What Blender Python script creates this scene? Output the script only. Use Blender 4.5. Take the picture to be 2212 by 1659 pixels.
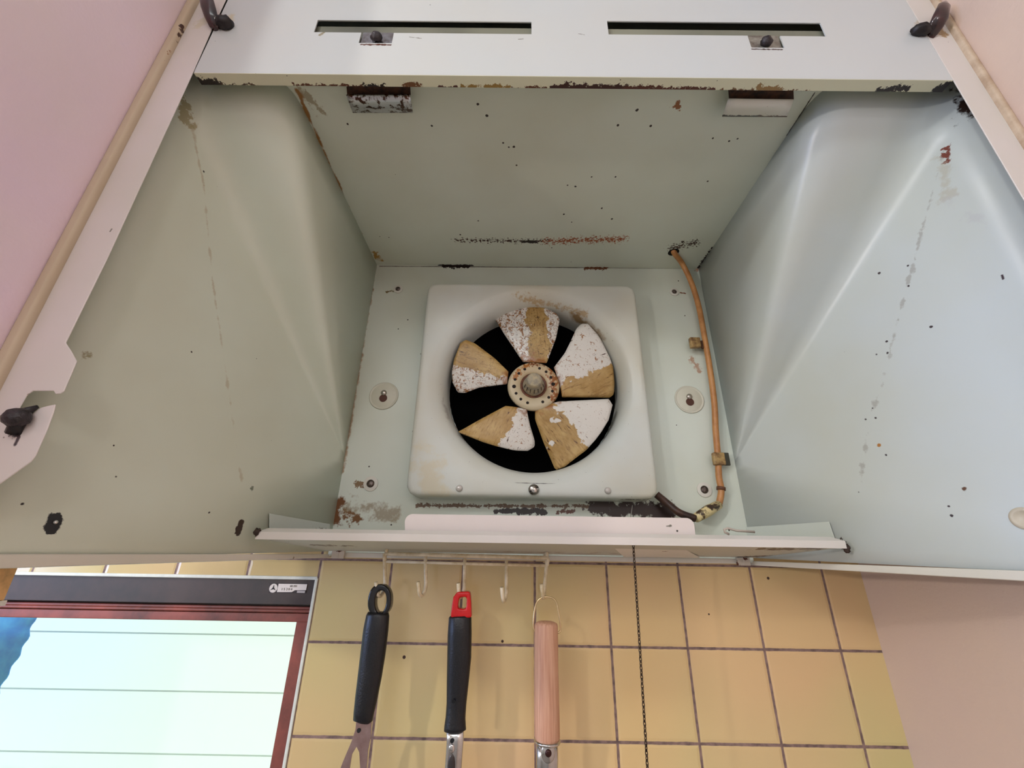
import bpy, math, random
from mathutils import Vector, Matrix, noise
random.seed(7)
C = bpy.context.scene
COL = C.collection
for o in list(bpy.data.objects): bpy.data.objects.remove(o)

# ------------------------------------------------------------------ camera
ZC = 1.65                                  # camera height above the floor
FPX, PITCH, ROLL, YAW = 893.0, 0.384, 0.0158, -0.0056
FW = Vector((math.sin(YAW)*math.cos(PITCH), math.cos(YAW)*math.cos(PITCH), math.sin(PITCH)))
_r = Vector((math.cos(YAW), -math.sin(YAW), 0)); _u = _r.cross(FW)
RT = _r*math.cos(ROLL)+_u*math.sin(ROLL); UP = -_r*math.sin(ROLL)+_u*math.cos(ROLL)
cam = bpy.data.cameras.new('camera'); camo = bpy.data.objects.new('camera', cam); COL.objects.link(camo)
m = Matrix((RT, UP, -FW)).transposed().to_4x4(); m.translation = Vector((0, 0, ZC))
camo.matrix_world = m
cam.sensor_width = 36; cam.lens = FPX/2212*36; cam.clip_start = 0.01
C.camera = camo

# ------------------------------------------------------------------ view, world, lights
C.view_settings.view_transform = 'Standard'; C.view_settings.look = 'None'
C.view_settings.gamma = 1; C.view_settings.use_curve_mapping = False
C.view_settings.exposure = 0.12
w = bpy.data.worlds.new('world'); C.world = w; w.use_nodes = True
w.node_tree.nodes['Background'].inputs[0].default_value = (0.72, 0.86, 1.0, 1)
w.node_tree.nodes['Background'].inputs[1].default_value = 1.1
def light(name, kind, loc, power, color, size=None, target=None, size_y=None):
    l = bpy.data.lights.new(name, kind); l.energy = power; l.color = color
    o = bpy.data.objects.new(name, l); COL.objects.link(o); o.location = (loc[0], loc[1], loc[2]+ZC)
    if kind == 'AREA':
        l.size = size
        if size_y: l.shape = 'RECTANGLE'; l.size_y = size_y
    elif kind == 'SUN': l.angle = size
    else: l.shadow_soft_size = size
    if target is not None:
        d = Vector(target)-Vector(loc); o.rotation_euler = d.to_track_quat('-Z', 'Y').to_euler()
    return o
light('outdoor_sun', 'SUN', (0, 0, 3), 3.6, (0.93, 1.0, 0.96), 0.03, (0.25, 1.0, 1.3))
light('kitchen_ceiling_lamp', 'POINT', (-0.85, -0.75, 0.82), 14.0, (0.98, 0.98, 1.0), 0.06)
light('ceiling_fill', 'AREA', (-0.5, -1.5, 0.93), 10.0, (0.94, 1.0, 1.0), 0.9, (-0.5, -1.4, -1.0), 0.9)  # area fill added for the hood interior, no fixture there
light('left_window_daylight', 'AREA', (-2.2, -0.45, 0.12), 20.0, (0.34, 0.52, 1.0), 0.7, (0.4, 0.40, 0.15), 0.8)
light('counter_lamp', 'POINT', (-1.45, -0.80, 0.20), 30.0, (1.0, 0.92, 0.86), 0.035)
light('right_front_fill', 'POINT', (0.30, -1.3, 0.55), 5.0, (1.0, 0.95, 0.97), 0.08)  # unseen fill, added to brighten the pink wall

# ------------------------------------------------------------------ pixel rays -> points on real planes
def ray(px, py): return RT*(px-1106)-UP*(py-829.5)+FW*FPX
def PY(px, py, Y): d = ray(px, py); return d*(Y/d.y)
def PX(px, py, X): d = ray(px, py); return d*(X/d.x)
def PZ(px, py, Z): d = ray(px, py); return d*(Z/d.z)
def PP(px, py, p0, n): d = ray(px, py); return d*(Vector(p0).dot(n)/d.dot(n))
def srgb(r, g, b):
    f = lambda c: (c/255/12.92) if c/255 <= 0.04045 else ((c/255+0.055)/1.055)**2.4
    return (f(r), f(g), f(b), 1)

# ------------------------------------------------------------------ mesh helpers
class MB:
    def __init__(s): s.v = []; s.f = []
    def add(s, vs, fs):
        k = len(s.v); s.v += [Vector(v) for v in vs]; s.f += [tuple(i+k for i in f) for f in fs]; return s
    def box(s, x0, x1, y0, y1, z0, z1):
        vs = [(x, y, z) for x in (x0, x1) for y in (y0, y1) for z in (z0, z1)]
        return s.add(vs, [(0,1,3,2),(4,6,7,5),(0,4,5,1),(2,3,7,6),(0,2,6,4),(1,5,7,3)])
    def prism(s, pts, off):                 # polygon of 3D points, extruded by off
        n = len(pts); off = Vector(off)
        vs = [Vector(p) for p in pts]+[Vector(p)+off for p in pts]
        fs = [tuple(range(n)), tuple(range(2*n-1, n-1, -1))]+[(i, i+n, (i+1) % n+n, (i+1) % n) for i in range(n)]
        return s.add(vs, fs)
    def tube(s, pts, r, seg=10, caps=True, closed=False, squash=None):
        pts = [Vector(p) for p in pts]; n = len(pts); rs = r if isinstance(r, (list, tuple)) else [r]*n
        k = len(s.v); prev = None
        for i, p in enumerate(pts):
            if closed: t = pts[(i+1) % n]-pts[i-1]
            else: t = pts[min(i+1, n-1)]-pts[max(i-1, 0)]
            t.normalize()
            if prev is None:
                a = Vector((0, 1, 0)) if abs(t.y) < 0.9 else Vector((1, 0, 0))
            else: a = prev
            a = (a-t*a.dot(t)).normalized(); prev = a; b = t.cross(a)
            for j in range(seg):
                th = 2*math.pi*j/seg
                s.v.append(p+a*(rs[i]*math.cos(th)*(squash or 1))+b*(rs[i]*math.sin(th)))
        for i in range(n if closed else n-1):
            i2 = (i+1) % n
            for j in range(seg):
                s.f.append((k+i*seg+j, k+i*seg+(j+1) % seg, k+i2*seg+(j+1) % seg, k+i2*seg+j))
        if caps and not closed:
            s.f.append(tuple(k+j for j in range(seg))[::-1]); s.f.append(tuple(k+(n-1)*seg+j for j in range(seg)))
        return s
    def lathe(s, c, prof, axis='-y', seg=32, sx=1.0):    # prof: (radius, height along axis)
        c = Vector(c); ax = axis if isinstance(axis, Vector) else {'-y': Vector((0,-1,0)), 'z': Vector((0,0,1)), '-z': Vector((0,0,-1)), 'x': Vector((1,0,0)), '-x': Vector((-1,0,0))}[axis]
        ax = Vector(ax).normalized()
        a = (Vector((1,0,0)) if abs(ax.x) < 0.9 else Vector((0,0,1))); a = (a-ax*a.dot(ax)).normalized(); b = ax.cross(a)
        k = len(s.v)
        for r, h in prof:
            for j in range(seg):
                th = 2*math.pi*j/seg; s.v.append(c+ax*h+a*(r*sx*math.cos(th))+b*(r*math.sin(th)))
        for i in range(len(prof)-1):
            for j in range(seg):
                s.f.append((k+i*seg+j, k+i*seg+(j+1) % seg, k+(i+1)*seg+(j+1) % seg, k+(i+1)*seg+j))
        if prof[0][0] > 1e-5: s.f.append(tuple(k+j for j in range(seg))[::-1])
        if prof[-1][0] > 1e-5: s.f.append(tuple(k+(len(prof)-1)*seg+j for j in range(seg)))
        return s
    def ball(s, c, r, scale=(1,1,1), seg=20, jit=0.0, rot=None):
        c = Vector(c); k = len(s.v); N = seg//2
        for i in range(N+1):
            ph = math.pi*i/N
            for j in range(seg):
                th = 2*math.pi*j/seg
                d = Vector((math.sin(ph)*math.cos(th), math.sin(ph)*math.sin(th), math.cos(ph)))
                q = 1+jit*noise.noise(d*2.3+c*50)
                p = Vector((d.x*scale[0], d.y*scale[1], d.z*scale[2]))*(r*q)
                if rot: p = rot @ p
                s.v.append(c+p)
        for i in range(N):
            for j in range(seg):
                s.f.append((k+i*seg+j, k+(i+1)*seg+j, k+(i+1)*seg+(j+1) % seg, k+i*seg+(j+1) % seg))
        return s
    def grid(s, rows):                      # rows of points -> open surface
        k = len(s.v); m_ = len(rows[0])
        for r in rows: s.v += [Vector(p) for p in r]
        for i in range(len(rows)-1):
            for j in range(m_-1):
                s.f.append((k+i*m_+j, k+i*m_+j+1, k+(i+1)*m_+j+1, k+(i+1)*m_+j))
        return s
def obj(name, mb, mat, parent=None, smooth=False, bevel=0.0, solid=0.0, label=None, solid_off=-1, segs=2):
    me = bpy.data.meshes.new(name)
    me.from_pydata([(v.x, v.y, v.z+ZC) for v in mb.v], [], mb.f)
    me.materials.append(mat); me.validate()
    import bmesh
    bm = bmesh.new(); bm.from_mesh(me); bmesh.ops.remove_doubles(bm, verts=bm.verts, dist=1e-6)
    bmesh.ops.recalc_face_normals(bm, faces=bm.faces)
    bm.to_mesh(me); bm.free()
    # origin at the middle of the mesh
    co = [v.co.copy() for v in me.vertices]
    c = sum(co, Vector())/max(1, len(co)); c.z = min(v.z for v in co)
    for v in me.vertices: v.co -= c
    o = bpy.data.objects.new(name, me); COL.objects.link(o); o.location = c
    if parent is not None:
        o.parent = parent; o.location = c-wloc(parent)
    if solid:
        md = o.modifiers.new('s', 'SOLIDIFY'); md.thickness = solid; md.offset = solid_off
    if bevel:
        md = o.modifiers.new('b', 'BEVEL'); md.width = bevel; md.segments = segs; md.limit_method = 'ANGLE'; md.angle_limit = math.radians(35)
    if smooth or bevel:
        for p in me.polygons: p.use_smooth = True
        if not smooth:
            md = o.modifiers.new('w', 'WEIGHTED_NORMAL'); md.keep_sharp = True
    if label: o['label'] = label
    return o
def wloc(o):
    v = Vector(o.location)
    while o.parent: o = o.parent; v += Vector(o.location)
    return v
def thing(name, label, cat, loc, group=None):
    o = bpy.data.objects.new(name, None); COL.objects.link(o); o.location = (loc[0], loc[1], loc[2]+ZC)
    o.empty_display_size = 0.03
    return tag(o, label, cat, group)
def tag(o, label, cat, group=None):
    o['label'] = label; o['category'] = cat
    if group: o['group'] = group
    return o
def struct(o): o['kind'] = 'structure'; return o

# ------------------------------------------------------------------ materials
def nt(name):
    mt = bpy.data.materials.new(name); mt.use_nodes = True
    return mt, mt.node_tree, mt.node_tree.nodes['Principled BSDF']
def N(t, kind, **kw):
    n = t.nodes.new(kind)
    for k, v in kw.items(): setattr(n, k, v)
    return n
def stain_group():
    g = bpy.data.node_groups.new('stain_segment', 'ShaderNodeTree')
    I = g.interface
    for nm, tp, dv in (('A', 'NodeSocketVector', None), ('B', 'NodeSocketVector', None), ('Radius', 'NodeSocketFloat', .01),
                       ('Scale', 'NodeSocketFloat', 150), ('Rough', 'NodeSocketFloat', .01), ('Soft', 'NodeSocketFloat', .003), ('Strength', 'NodeSocketFloat', 1)):
        sck = I.new_socket(nm, in_out='INPUT', socket_type=tp)
        if dv is not None: sck.default_value = dv
    I.new_socket('Fac', in_out='OUTPUT', socket_type='NodeSocketFloat')
    gi = N(g, 'NodeGroupInput'); go = N(g, 'NodeGroupOutput'); geo = N(g, 'ShaderNodeNewGeometry')
    def vm(op, a, b=None):
        n = N(g, 'ShaderNodeVectorMath', operation=op); g.links.new(a, n.inputs[0])
        if b is not None: g.links.new(b, n.inputs[1])
        return n
    def mm(op, a, b, clamp=False):
        n = N(g, 'ShaderNodeMath', operation=op); n.use_clamp = clamp
        for i, x in enumerate((a, b)):
            if isinstance(x, (int, float)): n.inputs[i].default_value = x
            else: g.links.new(x, n.inputs[i])
        return n.outputs[0]
    pa = vm('SUBTRACT', geo.outputs['Position'], gi.outputs['A']); ba = vm('SUBTRACT', gi.outputs['B'], gi.outputs['A'])
    h = mm('DIVIDE', vm('DOT_PRODUCT', pa.outputs[0], ba.outputs[0]).outputs['Value'], vm('DOT_PRODUCT', ba.outputs[0], ba.outputs[0]).outputs['Value'], True)
    sc = N(g, 'ShaderNodeVectorMath', operation='SCALE'); g.links.new(ba.outputs[0], sc.inputs[0]); g.links.new(h, sc.inputs['Scale'])
    d = vm('LENGTH', vm('SUBTRACT', pa.outputs[0], sc.outputs[0]).outputs[0]).outputs['Value']
    no = N(g, 'ShaderNodeTexNoise'); g.links.new(geo.outputs['Position'], no.inputs['Vector']); g.links.new(gi.outputs['Scale'], no.inputs['Scale'])
    no.inputs['Detail'].default_value = 5; no.inputs['Roughness'].default_value = .65
    nz = mm('MULTIPLY', mm('MULTIPLY', mm('SUBTRACT', no.outputs['Fac'], .5), 2.4), gi.outputs['Rough'])
    dd = mm('ADD', d, nz)
    fac = mm('DIVIDE', mm('SUBTRACT', gi.outputs['Radius'], dd), gi.outputs['Soft'], True)
    g.links.new(mm('MULTIPLY', fac, gi.outputs['Strength']), go.inputs['Fac'])
    return g
SG = stain_group()
def mixc(t, fac, a, b):
    n = N(t, 'ShaderNodeMix', data_type='RGBA')
    if isinstance(fac, float): n.inputs[0].default_value = fac
    else: t.links.new(fac, n.inputs[0])
    for i, x in ((6, a), (7, b)):
        if isinstance(x, tuple): n.inputs[i].default_value = x
        else: t.links.new(x, n.inputs[i])
    return n.outputs[2]
def ramp(t, fac, p0, p1):
    n = N(t, 'ShaderNodeMapRange'); n.inputs[1].default_value = p0; n.inputs[2].default_value = p1
    t.links.new(fac, n.inputs[0]); return n.outputs[0]
def noise_tex(t, vec, scale, detail=3, rough=.5, dist=0):
    n = N(t, 'ShaderNodeTexNoise'); n.inputs['Scale'].default_value = scale; n.inputs['Detail'].default_value = detail
    n.inputs['Roughness'].default_value = rough; n.inputs['Distortion'].default_value = dist
    t.links.new(vec, n.inputs['Vector']); return n.outputs['Fac']
def math_(t, op, a, b=0.0):
    n = N(t, 'ShaderNodeMath', operation=op)
    for i, x in enumerate((a, b)):
        if isinstance(x, (int, float)): n.inputs[i].default_value = x
        else: t.links.new(x, n.inputs[i])
    return n.outputs[0]
RUST = srgb(92, 46, 22); DARK = srgb(32, 18, 16); GREASE = srgb(168, 130, 62); BLACK = (0.004, 0.003, 0.003, 1); GREY = srgb(120, 118, 108)
def enamel(name, base=srgb(206, 215, 213), rough=.33, speck=0.35, speck_scale=55, var=.10, stains=(), grime=srgb(196, 196, 170), bump=.02):
    mt, t, bs = nt(name); geo = N(t, 'ShaderNodeNewGeometry').outputs['Position']
    nz = noise_tex(t, geo, 7, 3, .5)
    c = mixc(t, math_(t, 'MULTIPLY', ramp(t, nz, .35, .75), var*4), base, grime)
    if speck > 0:
        vo = N(t, 'ShaderNodeTexVoronoi'); vo.inputs['Scale'].default_value = speck_scale; t.links.new(geo, vo.inputs['Vector'])
        sx = N(t, 'ShaderNodeSeparateColor'); t.links.new(vo.outputs['Color'], sx.inputs[0])
        keep = math_(t, 'GREATER_THAN', sx.outputs[0], 1-speck)
        rad = math_(t, 'MULTIPLY', sx.outputs[1], .085)
        hit = math_(t, 'MULTIPLY', math_(t, 'LESS_THAN', vo.outputs['Distance'], rad), keep)
        c = mixc(t, hit, c, srgb(48, 38, 32))
    for st in stains:
        A, B, rad, col, rgh, sc, soft, stg = (list(st)+[None]*8)[:8]
        A = Vector(A); B = Vector(B) if B is not None else A
        n = N(t, 'ShaderNodeGroup'); n.node_tree = SG
        n.inputs['A'].default_value = (A.x, A.y, A.z+ZC); n.inputs['B'].default_value = (B.x, B.y, B.z+ZC)
        n.inputs['Radius'].default_value = rad; n.inputs['Rough'].default_value = rgh if rgh is not None else rad*2.5
        n.inputs['Scale'].default_value = sc or 200; n.inputs['Soft'].default_value = soft or .0008; n.inputs['Strength'].default_value = stg or 1
        c = mixc(t, n.outputs[0], c, col)
    t.links.new(c, bs.inputs['Base Color']); bs.inputs['Roughness'].default_value = rough
    b = N(t, 'ShaderNodeBump'); b.inputs['Strength'].default_value = bump; b.inputs['Distance'].default_value = .002
    t.links.new(noise_tex(t, geo, 60, 2), b.inputs['Height']); t.links.new(b.outputs[0], bs.inputs['Normal'])
    return mt
def plain(name, col, rough=.5, metal=0.0, nscale=0, namt=.25, col2=None, bump=0, bscale=200, coat=0, lo=.4, hi=.65):
    mt, t, bs = nt(name); bs.inputs['Roughness'].default_value = rough; bs.inputs['Metallic'].default_value = metal
    bs.inputs['Coat Weight'].default_value = coat
    geo = N(t, 'ShaderNodeNewGeometry').outputs['Position']
    if nscale:
        c = mixc(t, ramp(t, noise_tex(t, geo, nscale, 5, .65), lo, hi), col, col2 or tuple([x*(1-namt) for x in col[:3]]+[1]))
        t.links.new(c, bs.inputs['Base Color'])
    else: bs.inputs['Base Color'].default_value = col
    if bump:
        b = N(t, 'ShaderNodeBump'); b.inputs['Strength'].default_value = bump; b.inputs['Distance'].default_value = .002
        t.links.new(noise_tex(t, geo, bscale, 4), b.inputs['Height']); t.links.new(b.outputs[0], bs.inputs['Normal'])
    return mt

# ------------------------------------------------------------------ room dimensions (metres, camera at 0,0,0)
YW = 0.632; XR = 0.486; XL = -2.3; YB = -2.6; ZT = 0.95; ZF = -ZC
YF = 0.280                                 # plane of the hood's open front
YP = 0.628                                 # hood back panel
XBL, XBR = -0.258, 0.338                   # inner box of the hood
HZ = 0.488                                 # hood inner top
XFL, XFR = -0.376, 0.484                   # hood's outer width

# tiled back wall
def tile_mat():
    mt, t, bs = nt('glazed_tiles'); geo = N(t, 'ShaderNodeNewGeometry').outputs['Position']
    s = N(t, 'ShaderNodeSeparateXYZ'); t.links.new(geo, s.inputs[0])
    def axis(out, ph):
        u = math_(t, 'DIVIDE', math_(t, 'SUBTRACT', out, ph), .1)
        fl = math_(t, 'FLOOR', u); fr = math_(t, 'SUBTRACT', u, fl)
        return fl, math_(t, 'MULTIPLY', math_(t, 'MINIMUM', fr, math_(t, 'SUBTRACT', 1.0, fr)), .1)
    fx, dx = axis(s.outputs[0], -.2678); fz, dz = axis(s.outputs[2], -.1147+ZC)
    d = math_(t, 'MINIMUM', dx, dz)
    wob = math_(t, 'MULTIPLY', math_(t, 'SUBTRACT', noise_tex(t, geo, 90, 2), .5), .0010)
    d = math_(t, 'ADD', d, wob)
    cid = N(t, 'ShaderNodeCombineXYZ'); t.links.new(fx, cid.inputs[0]); t.links.new(fz, cid.inputs[1])
    wn = N(t, 'ShaderNodeTexWhiteNoise'); t.links.new(cid.outputs[0], wn.inputs['Vector'])
    c = mixc(t, wn.outputs['Value'], srgb(226, 194, 138), srgb(224, 186, 138))
    c = mixc(t, ramp(t, noise_tex(t, geo, 3.5, 2), .35, .68), c, srgb(208, 194, 134))
    vo = N(t, 'ShaderNodeTexVoronoi'); vo.inputs['Scale'].default_value = 22; t.links.new(geo, vo.inputs['Vector'])
    sx = N(t, 'ShaderNodeSeparateColor'); t.links.new(vo.outputs['Color'], sx.inputs[0])
    hit = math_(t, 'MULTIPLY', math_(t, 'LESS_THAN', vo.outputs['Distance'], math_(t, 'MULTIPLY', sx.outputs[1], .05)), math_(t, 'GREATER_THAN', sx.outputs[0], .72))
    c = mixc(t, hit, c, srgb(70, 50, 40))
    g = mixc(t, ramp(t, noise_tex(t, geo, 120, 4), .35, .7), srgb(150, 122, 112), srgb(98, 78, 74))
    grout = ramp(t, d, .0019, .0013)
    c = mixc(t, grout, c, g)
    t.links.new(c, bs.inputs['Base Color'])
    t.links.new(math_(t, 'ADD', math_(t, 'MULTIPLY', grout, .5), .16), bs.inputs['Roughness'])
    hgt = math_(t, 'ADD', ramp(t, d, .0012, .0045), math_(t, 'MULTIPLY', noise_tex(t, geo, 14, 2), .35))
    b = N(t, 'ShaderNodeBump'); b.inputs['Strength'].default_value = .5; b.inputs['Distance'].default_value = .0012
    t.links.new(hgt, b.inputs['Height']); t.links.new(b.outputs[0], bs.inputs['Normal'])
    return mt
M_tile = tile_mat()
def paper(name, c1, c2, sc=260):
    mt, t, bs = nt(name); geo = N(t, 'ShaderNodeNewGeometry').outputs['Position']
    t.links.new(mixc(t, ramp(t, noise_tex(t, geo, 5, 4, .6), .3, .7), c1, c2), bs.inputs['Base Color'])
    bs.inputs['Roughness'].default_value = .42
    b = N(t, 'ShaderNodeBump'); b.inputs['Strength'].default_value = .35; b.inputs['Distance'].default_value = .001
    t.links.new(noise_tex(t, geo, sc, 3, .6), b.inputs['Height']); t.links.new(b.outputs[0], bs.inputs['Normal'])
    return mt
M_pink = paper('pink_vinyl_wallpaper', srgb(244, 222, 238), srgb(242, 226, 226))
M_beige = paper('beige_vinyl_wallpaper', srgb(218, 192, 170), srgb(214, 188, 172))
M_white = plain('white_ceiling', srgb(216, 218, 218), .8)
M_far = plain('far_wallpaper', srgb(204, 206, 208), .8)
M_floor = plain('floor_vinyl', srgb(150, 142, 134), .5, nscale=6)

# window opening and duct opening in the back wall
WX1 = PY(672, 1330, YW).x; WX0 = -1.45; WZ1 = PY(560, 1247, YW).z; WZ0 = -1.0
DX, DZ = 0.0305, 0.2480                     # fan axis
def cells(xs, zs, skip, Y, depth):
    mb = MB()
    for i in range(len(xs)-1):
        for j in range(len(zs)-1):
            xm = (xs[i]+xs[i+1])/2; zm = (zs[j]+zs[j+1])/2
            if any(a < xm < b and c < zm < d for a, b, c, d in skip): continue
            mb.add([(xs[i], Y, zs[j]), (xs[i+1], Y, zs[j]), (xs[i+1], Y, zs[j+1]), (xs[i], Y, zs[j+1])], [(0, 1, 2, 3)])
    return mb
HD = .150
xs = sorted([XL, WX0, WX1, DX-HD, DX+HD, XR+.1]); zs = sorted([ZF, WZ0, WZ1, DZ-HD, DZ+HD, ZT])
holes = [(WX0, WX1, WZ0, WZ1), (DX-HD, DX+HD, DZ-HD, DZ+HD)]
mb = cells(xs, zs, holes, YW, .09)
for a, b, c, d in holes:                     # reveals
    mb.add([(a, YW, c), (b, YW, c), (b, YW+.09, c), (a, YW+.09, c)], [(0, 1, 2, 3)])
    mb.add([(a, YW, d), (b, YW, d), (b, YW+.09, d), (a, YW+.09, d)], [(0, 1, 2, 3)])
    mb.add([(a, YW, c), (a, YW, d), (a, YW+.09, d), (a, YW+.09, c)], [(0, 1, 2, 3)])
    mb.add([(b, YW, c), (b, YW, d), (b, YW+.09, d), (b, YW+.09, c)], [(0, 1, 2, 3)])
mb2 = cells(xs, zs, holes, YW+.09, 0); mb.add(mb2.v, mb2.f)
struct(obj('wall_back', mb, M_tile))['label'] = 'cream yellow square tiled wall behind the range hood'
struct(obj('wall_right', MB().box(XR, XR+.1, YB, YW, ZF, ZT), M_beige))['label'] = 'beige textured wallpaper wall to the right of the hood'
struct(obj('wall_far_left', MB().box(XL-.1, XL, YB, YW, ZF, ZT), M_far))
struct(obj('wall_front', MB().box(XL-.1, XR+.1, YB-.1, YB, ZF, ZT), M_far))
struct(obj('ceiling', MB().box(XL-.1, XR+.1, YB-.1, YW+.09, ZT, ZT+.1), M_white))
struct(obj('floor', MB().box(XL-.1, XR+.1, YB-.1, YW+.09, ZF-.1, ZF), M_floor))
# hanging wall piece left of the hood: papered side, worn wooden bottom
ZB = -.036
struct(obj('wall_left', MB().box(XFL-.15, XFL-.006, .10, .345, ZB, ZT), M_pink, bevel=.002))['label'] = 'pink papered wall return at the left end of the range hood'
M_wood_worn = plain('worn_wood_edge', srgb(236, 188, 130), .5, nscale=60, col2=srgb(186, 150, 104))
struct(obj('trim_1', MB().box(XFL-.156, XFL-.0045, .26, .349, ZB-.004, ZB+.026), M_wood_worn, bevel=.001))['label'] = 'worn brown corner block under the pink wall return'
struct(obj('lit_edge', MB().box(XFL-.157, XFL-.0035, .255, .350, ZB-.0075, ZB-.004), plain('lit_edge_strip', srgb(238, 236, 230), .4)))['label'] = 'thin white strip for the lit bottom edge of the worn brown corner block'  # white strip put in for the light on the block's bottom edge
M_caulk = plain('beige_caulk', srgb(206, 184, 156), .55, nscale=40, col2=srgb(176, 150, 122), bump=.3, bscale=120)
def dirty_caulk():
    A = PY(398, 58, YF-.004); B = PY(383, 100, YF-.004)
    return enamel('dirty_caulk', srgb(206, 190, 164), .5, 0, stains=[(A, B, .0042, srgb(66, 36, 20), .004, 180), (PY(372, 110, YF-.004), PY(365, 130, YF-.004), .002, srgb(150, 105, 70), .008, 240)], grime=srgb(170, 148, 116))
struct(obj('trim_2', MB().box(XFL-.006, XFL+.0035, YF-.006, YF+.002, -.02, .75), dirty_caulk(), bevel=.0025))['label'] = 'beige sealant strip along the left flange of the hood'
struct(obj('trim_3', MB().box(XFR-.004, XR, YF-.005, YF+.002, -.02, .75), M_caulk, bevel=.002))['label'] = 'pale sealant strip along the right flange of the hood'

# ------------------------------------------------------------------ window_1
def frame_mat(name, c, c2, rough):
    return plain(name, c, rough, nscale=18, col2=c2, lo=.35, hi=.7)
M_fr_dark = frame_mat('bronze_frame', srgb(74, 60, 52), srgb(52, 48, 42), .55)
M_fr_red = frame_mat('bronze_glow_sash', srgb(160, 82, 66), srgb(98, 58, 48), .5)  # red glow on the frame put evenly into the sash colour
YG = YW+.012
win = thing('window_1', 'bronze aluminium window at lower left under the hood', 'window', (WX1-.4, YW, WZ0)); struct(win)
def zrow(px, py, Y=YG): return PY(px, py, Y).z
zt = WZ1; z1 = zrow(500, 1303); z1b = zrow(500, 1309); z2 = zrow(500, 1321); z3 = zrow(500, 1327); z3b = zrow(500, 1342)
xa = WX1
fm = MB().box(WX0, xa, YW+.004, YW+.07, z1, zt)
fm.box(xa-.006, xa, YW+.006, YW+.07, WZ0, z1); fm.box(WX0, WX0+.03, YW+.004, YW+.07, WZ0, z1); fm.box(WX0, xa, YW+.004, YW+.07, WZ0, WZ0+.03)
fr = obj('window_frame', fm, M_fr_dark, win, bevel=.0012)
x_st = PY(628, 1400, YG).x                   # inner edge of right stile
sm = MB().box(WX0+.03, xa-.006, YG, YG+.03, z1b-.0035, z1b+.0005)
sm.box(WX0+.03, xa-.006, YG-.002, YG+.03, z2, z1b-.003); sm.box(WX0+.03, xa-.008, YG+.001, YG+.03, z3b, z2-.001)
sm.box(x_st, xa-.0065, YG+.002, YG+.028, WZ0+.03, z3b+.01); sm.box(-.92, -.88, YG+.003, YG+.028, WZ0+.03, z3b)
sm.box(WX0+.03, xa-.0065, YG+.002, YG+.028, WZ0+.03, WZ0+.07); sm.box(WX0+.03, WX0+.06, YG+.002, YG+.028, WZ0+.03, z3b)
sash = obj('sash', sm, M_fr_red, win, bevel=.0012)
mt, t, bs = nt('window_glass'); t.nodes.remove(bs)
tr = N(t, 'ShaderNodeBsdfTransparent'); gl = N(t, 'ShaderNodeBsdfGlossy'); gl.inputs['Roughness'].default_value = .02
mx = N(t, 'ShaderNodeMixShader'); mx.inputs[0].default_value = .06; tr.inputs[0].default_value = (.93, 1, .955, 1)
t.links.new(tr.outputs[0], mx.inputs[1]); t.links.new(gl.outputs[0], mx.inputs[2]); t.links.new(mx.outputs[0], t.nodes['Material Output'].inputs[0])
obj('glass_pane', MB().box(WX0+.05, x_st+.004, YG+.014, YG+.018, WZ0+.05, z3b+.004), mt, win)
M_caulk_w = plain('white_caulk', srgb(232, 236, 222), .35, nscale=60, namt=.12)
ck = MB().box(WX0, WX1+.0, YW-.0012, YW+.006, WZ1-.0022, WZ1+.0022)
ck.box(WX1-.0030, WX1+.0012, YW-.0015, YW+.006, WZ0, WZ1)
obj('sealant_bead', ck, M_caulk_w, win, bevel=.0008)
# sticker on the head of the frame
YS = YW+.0035
def px_poly(pts, Y): return [PY(a, b, Y) for a, b in pts]
st = obj('sticker', MB().prism(px_poly([(582, 1259), (664, 1261), (661, 1282), (580, 1281)], YS), (0, .0004, 0)), plain('sticker_black', srgb(38, 26, 26), .4), fr)
M_wht = plain('sticker_white', srgb(240, 232, 222), .5)
ck2 = PY(590.5, 1270.5, YS-.0003)
obj('emblem_disc', MB().lathe(ck2+Vector((0, .0002, 0)), [(.0056, 0), (.0056, .0003)], '-y', 32), M_wht, st)
em = MB()
for a in (90, 215, 325):
    a = math.radians(a); d = Vector((math.cos(a), 0, math.sin(a))); n = Vector((-d.z, 0, d.x))
    c = ck2+Vector((0, -.0003, 0)); em.prism([c+n*.0011, c-n*.0011, c+d*.0048], (0, .0003, 0))
obj('emblem_star', em, plain('emblem_ink', srgb(30, 24, 26), .5), st)
obj('sticker_field', MB().prism(px_poly([(602, 1261), (663.5, 1262), (661, 1275), (637, 1275), (630, 1279), (598, 1279)], YS-.0003), (0, .0003, 0)), M_wht, st)
def text(name, s, p, size, mat, parent, rot=(math.pi/2, 0, 0), align='LEFT'):
    cu = bpy.data.curves.new(name, 'FONT'); cu.body = s; cu.size = size; cu.align_x = align; cu.extrude = .00005
    tmp = bpy.data.objects.new(name+'_tmp', cu); COL.objects.link(tmp)
    dg = bpy.context.evaluated_depsgraph_get(); me = bpy.data.meshes.new_from_object(tmp.evaluated_get(dg))
    bpy.data.objects.remove(tmp); me.materials.clear(); me.materials.append(mat)
    o = bpy.data.objects.new(name, me); COL.objects.link(o); o.parent = parent
    o.location = Vector((p[0], p[1], p[2]+ZC))-wloc(parent); o.rotation_euler = rot
    return o
M_ink = plain('print_ink', srgb(70, 66, 62), .6)
p = PY(607, 1275, YS-.0006); text('handwritten_number', '1 5 2 0 4', p, .0042, M_ink, st)
p = PY(626, 1268, YS-.0006); text('printed_code', '60-201', p, .0036, M_ink, st)
p = PY(644, 1281, YS-.0003)
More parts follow.
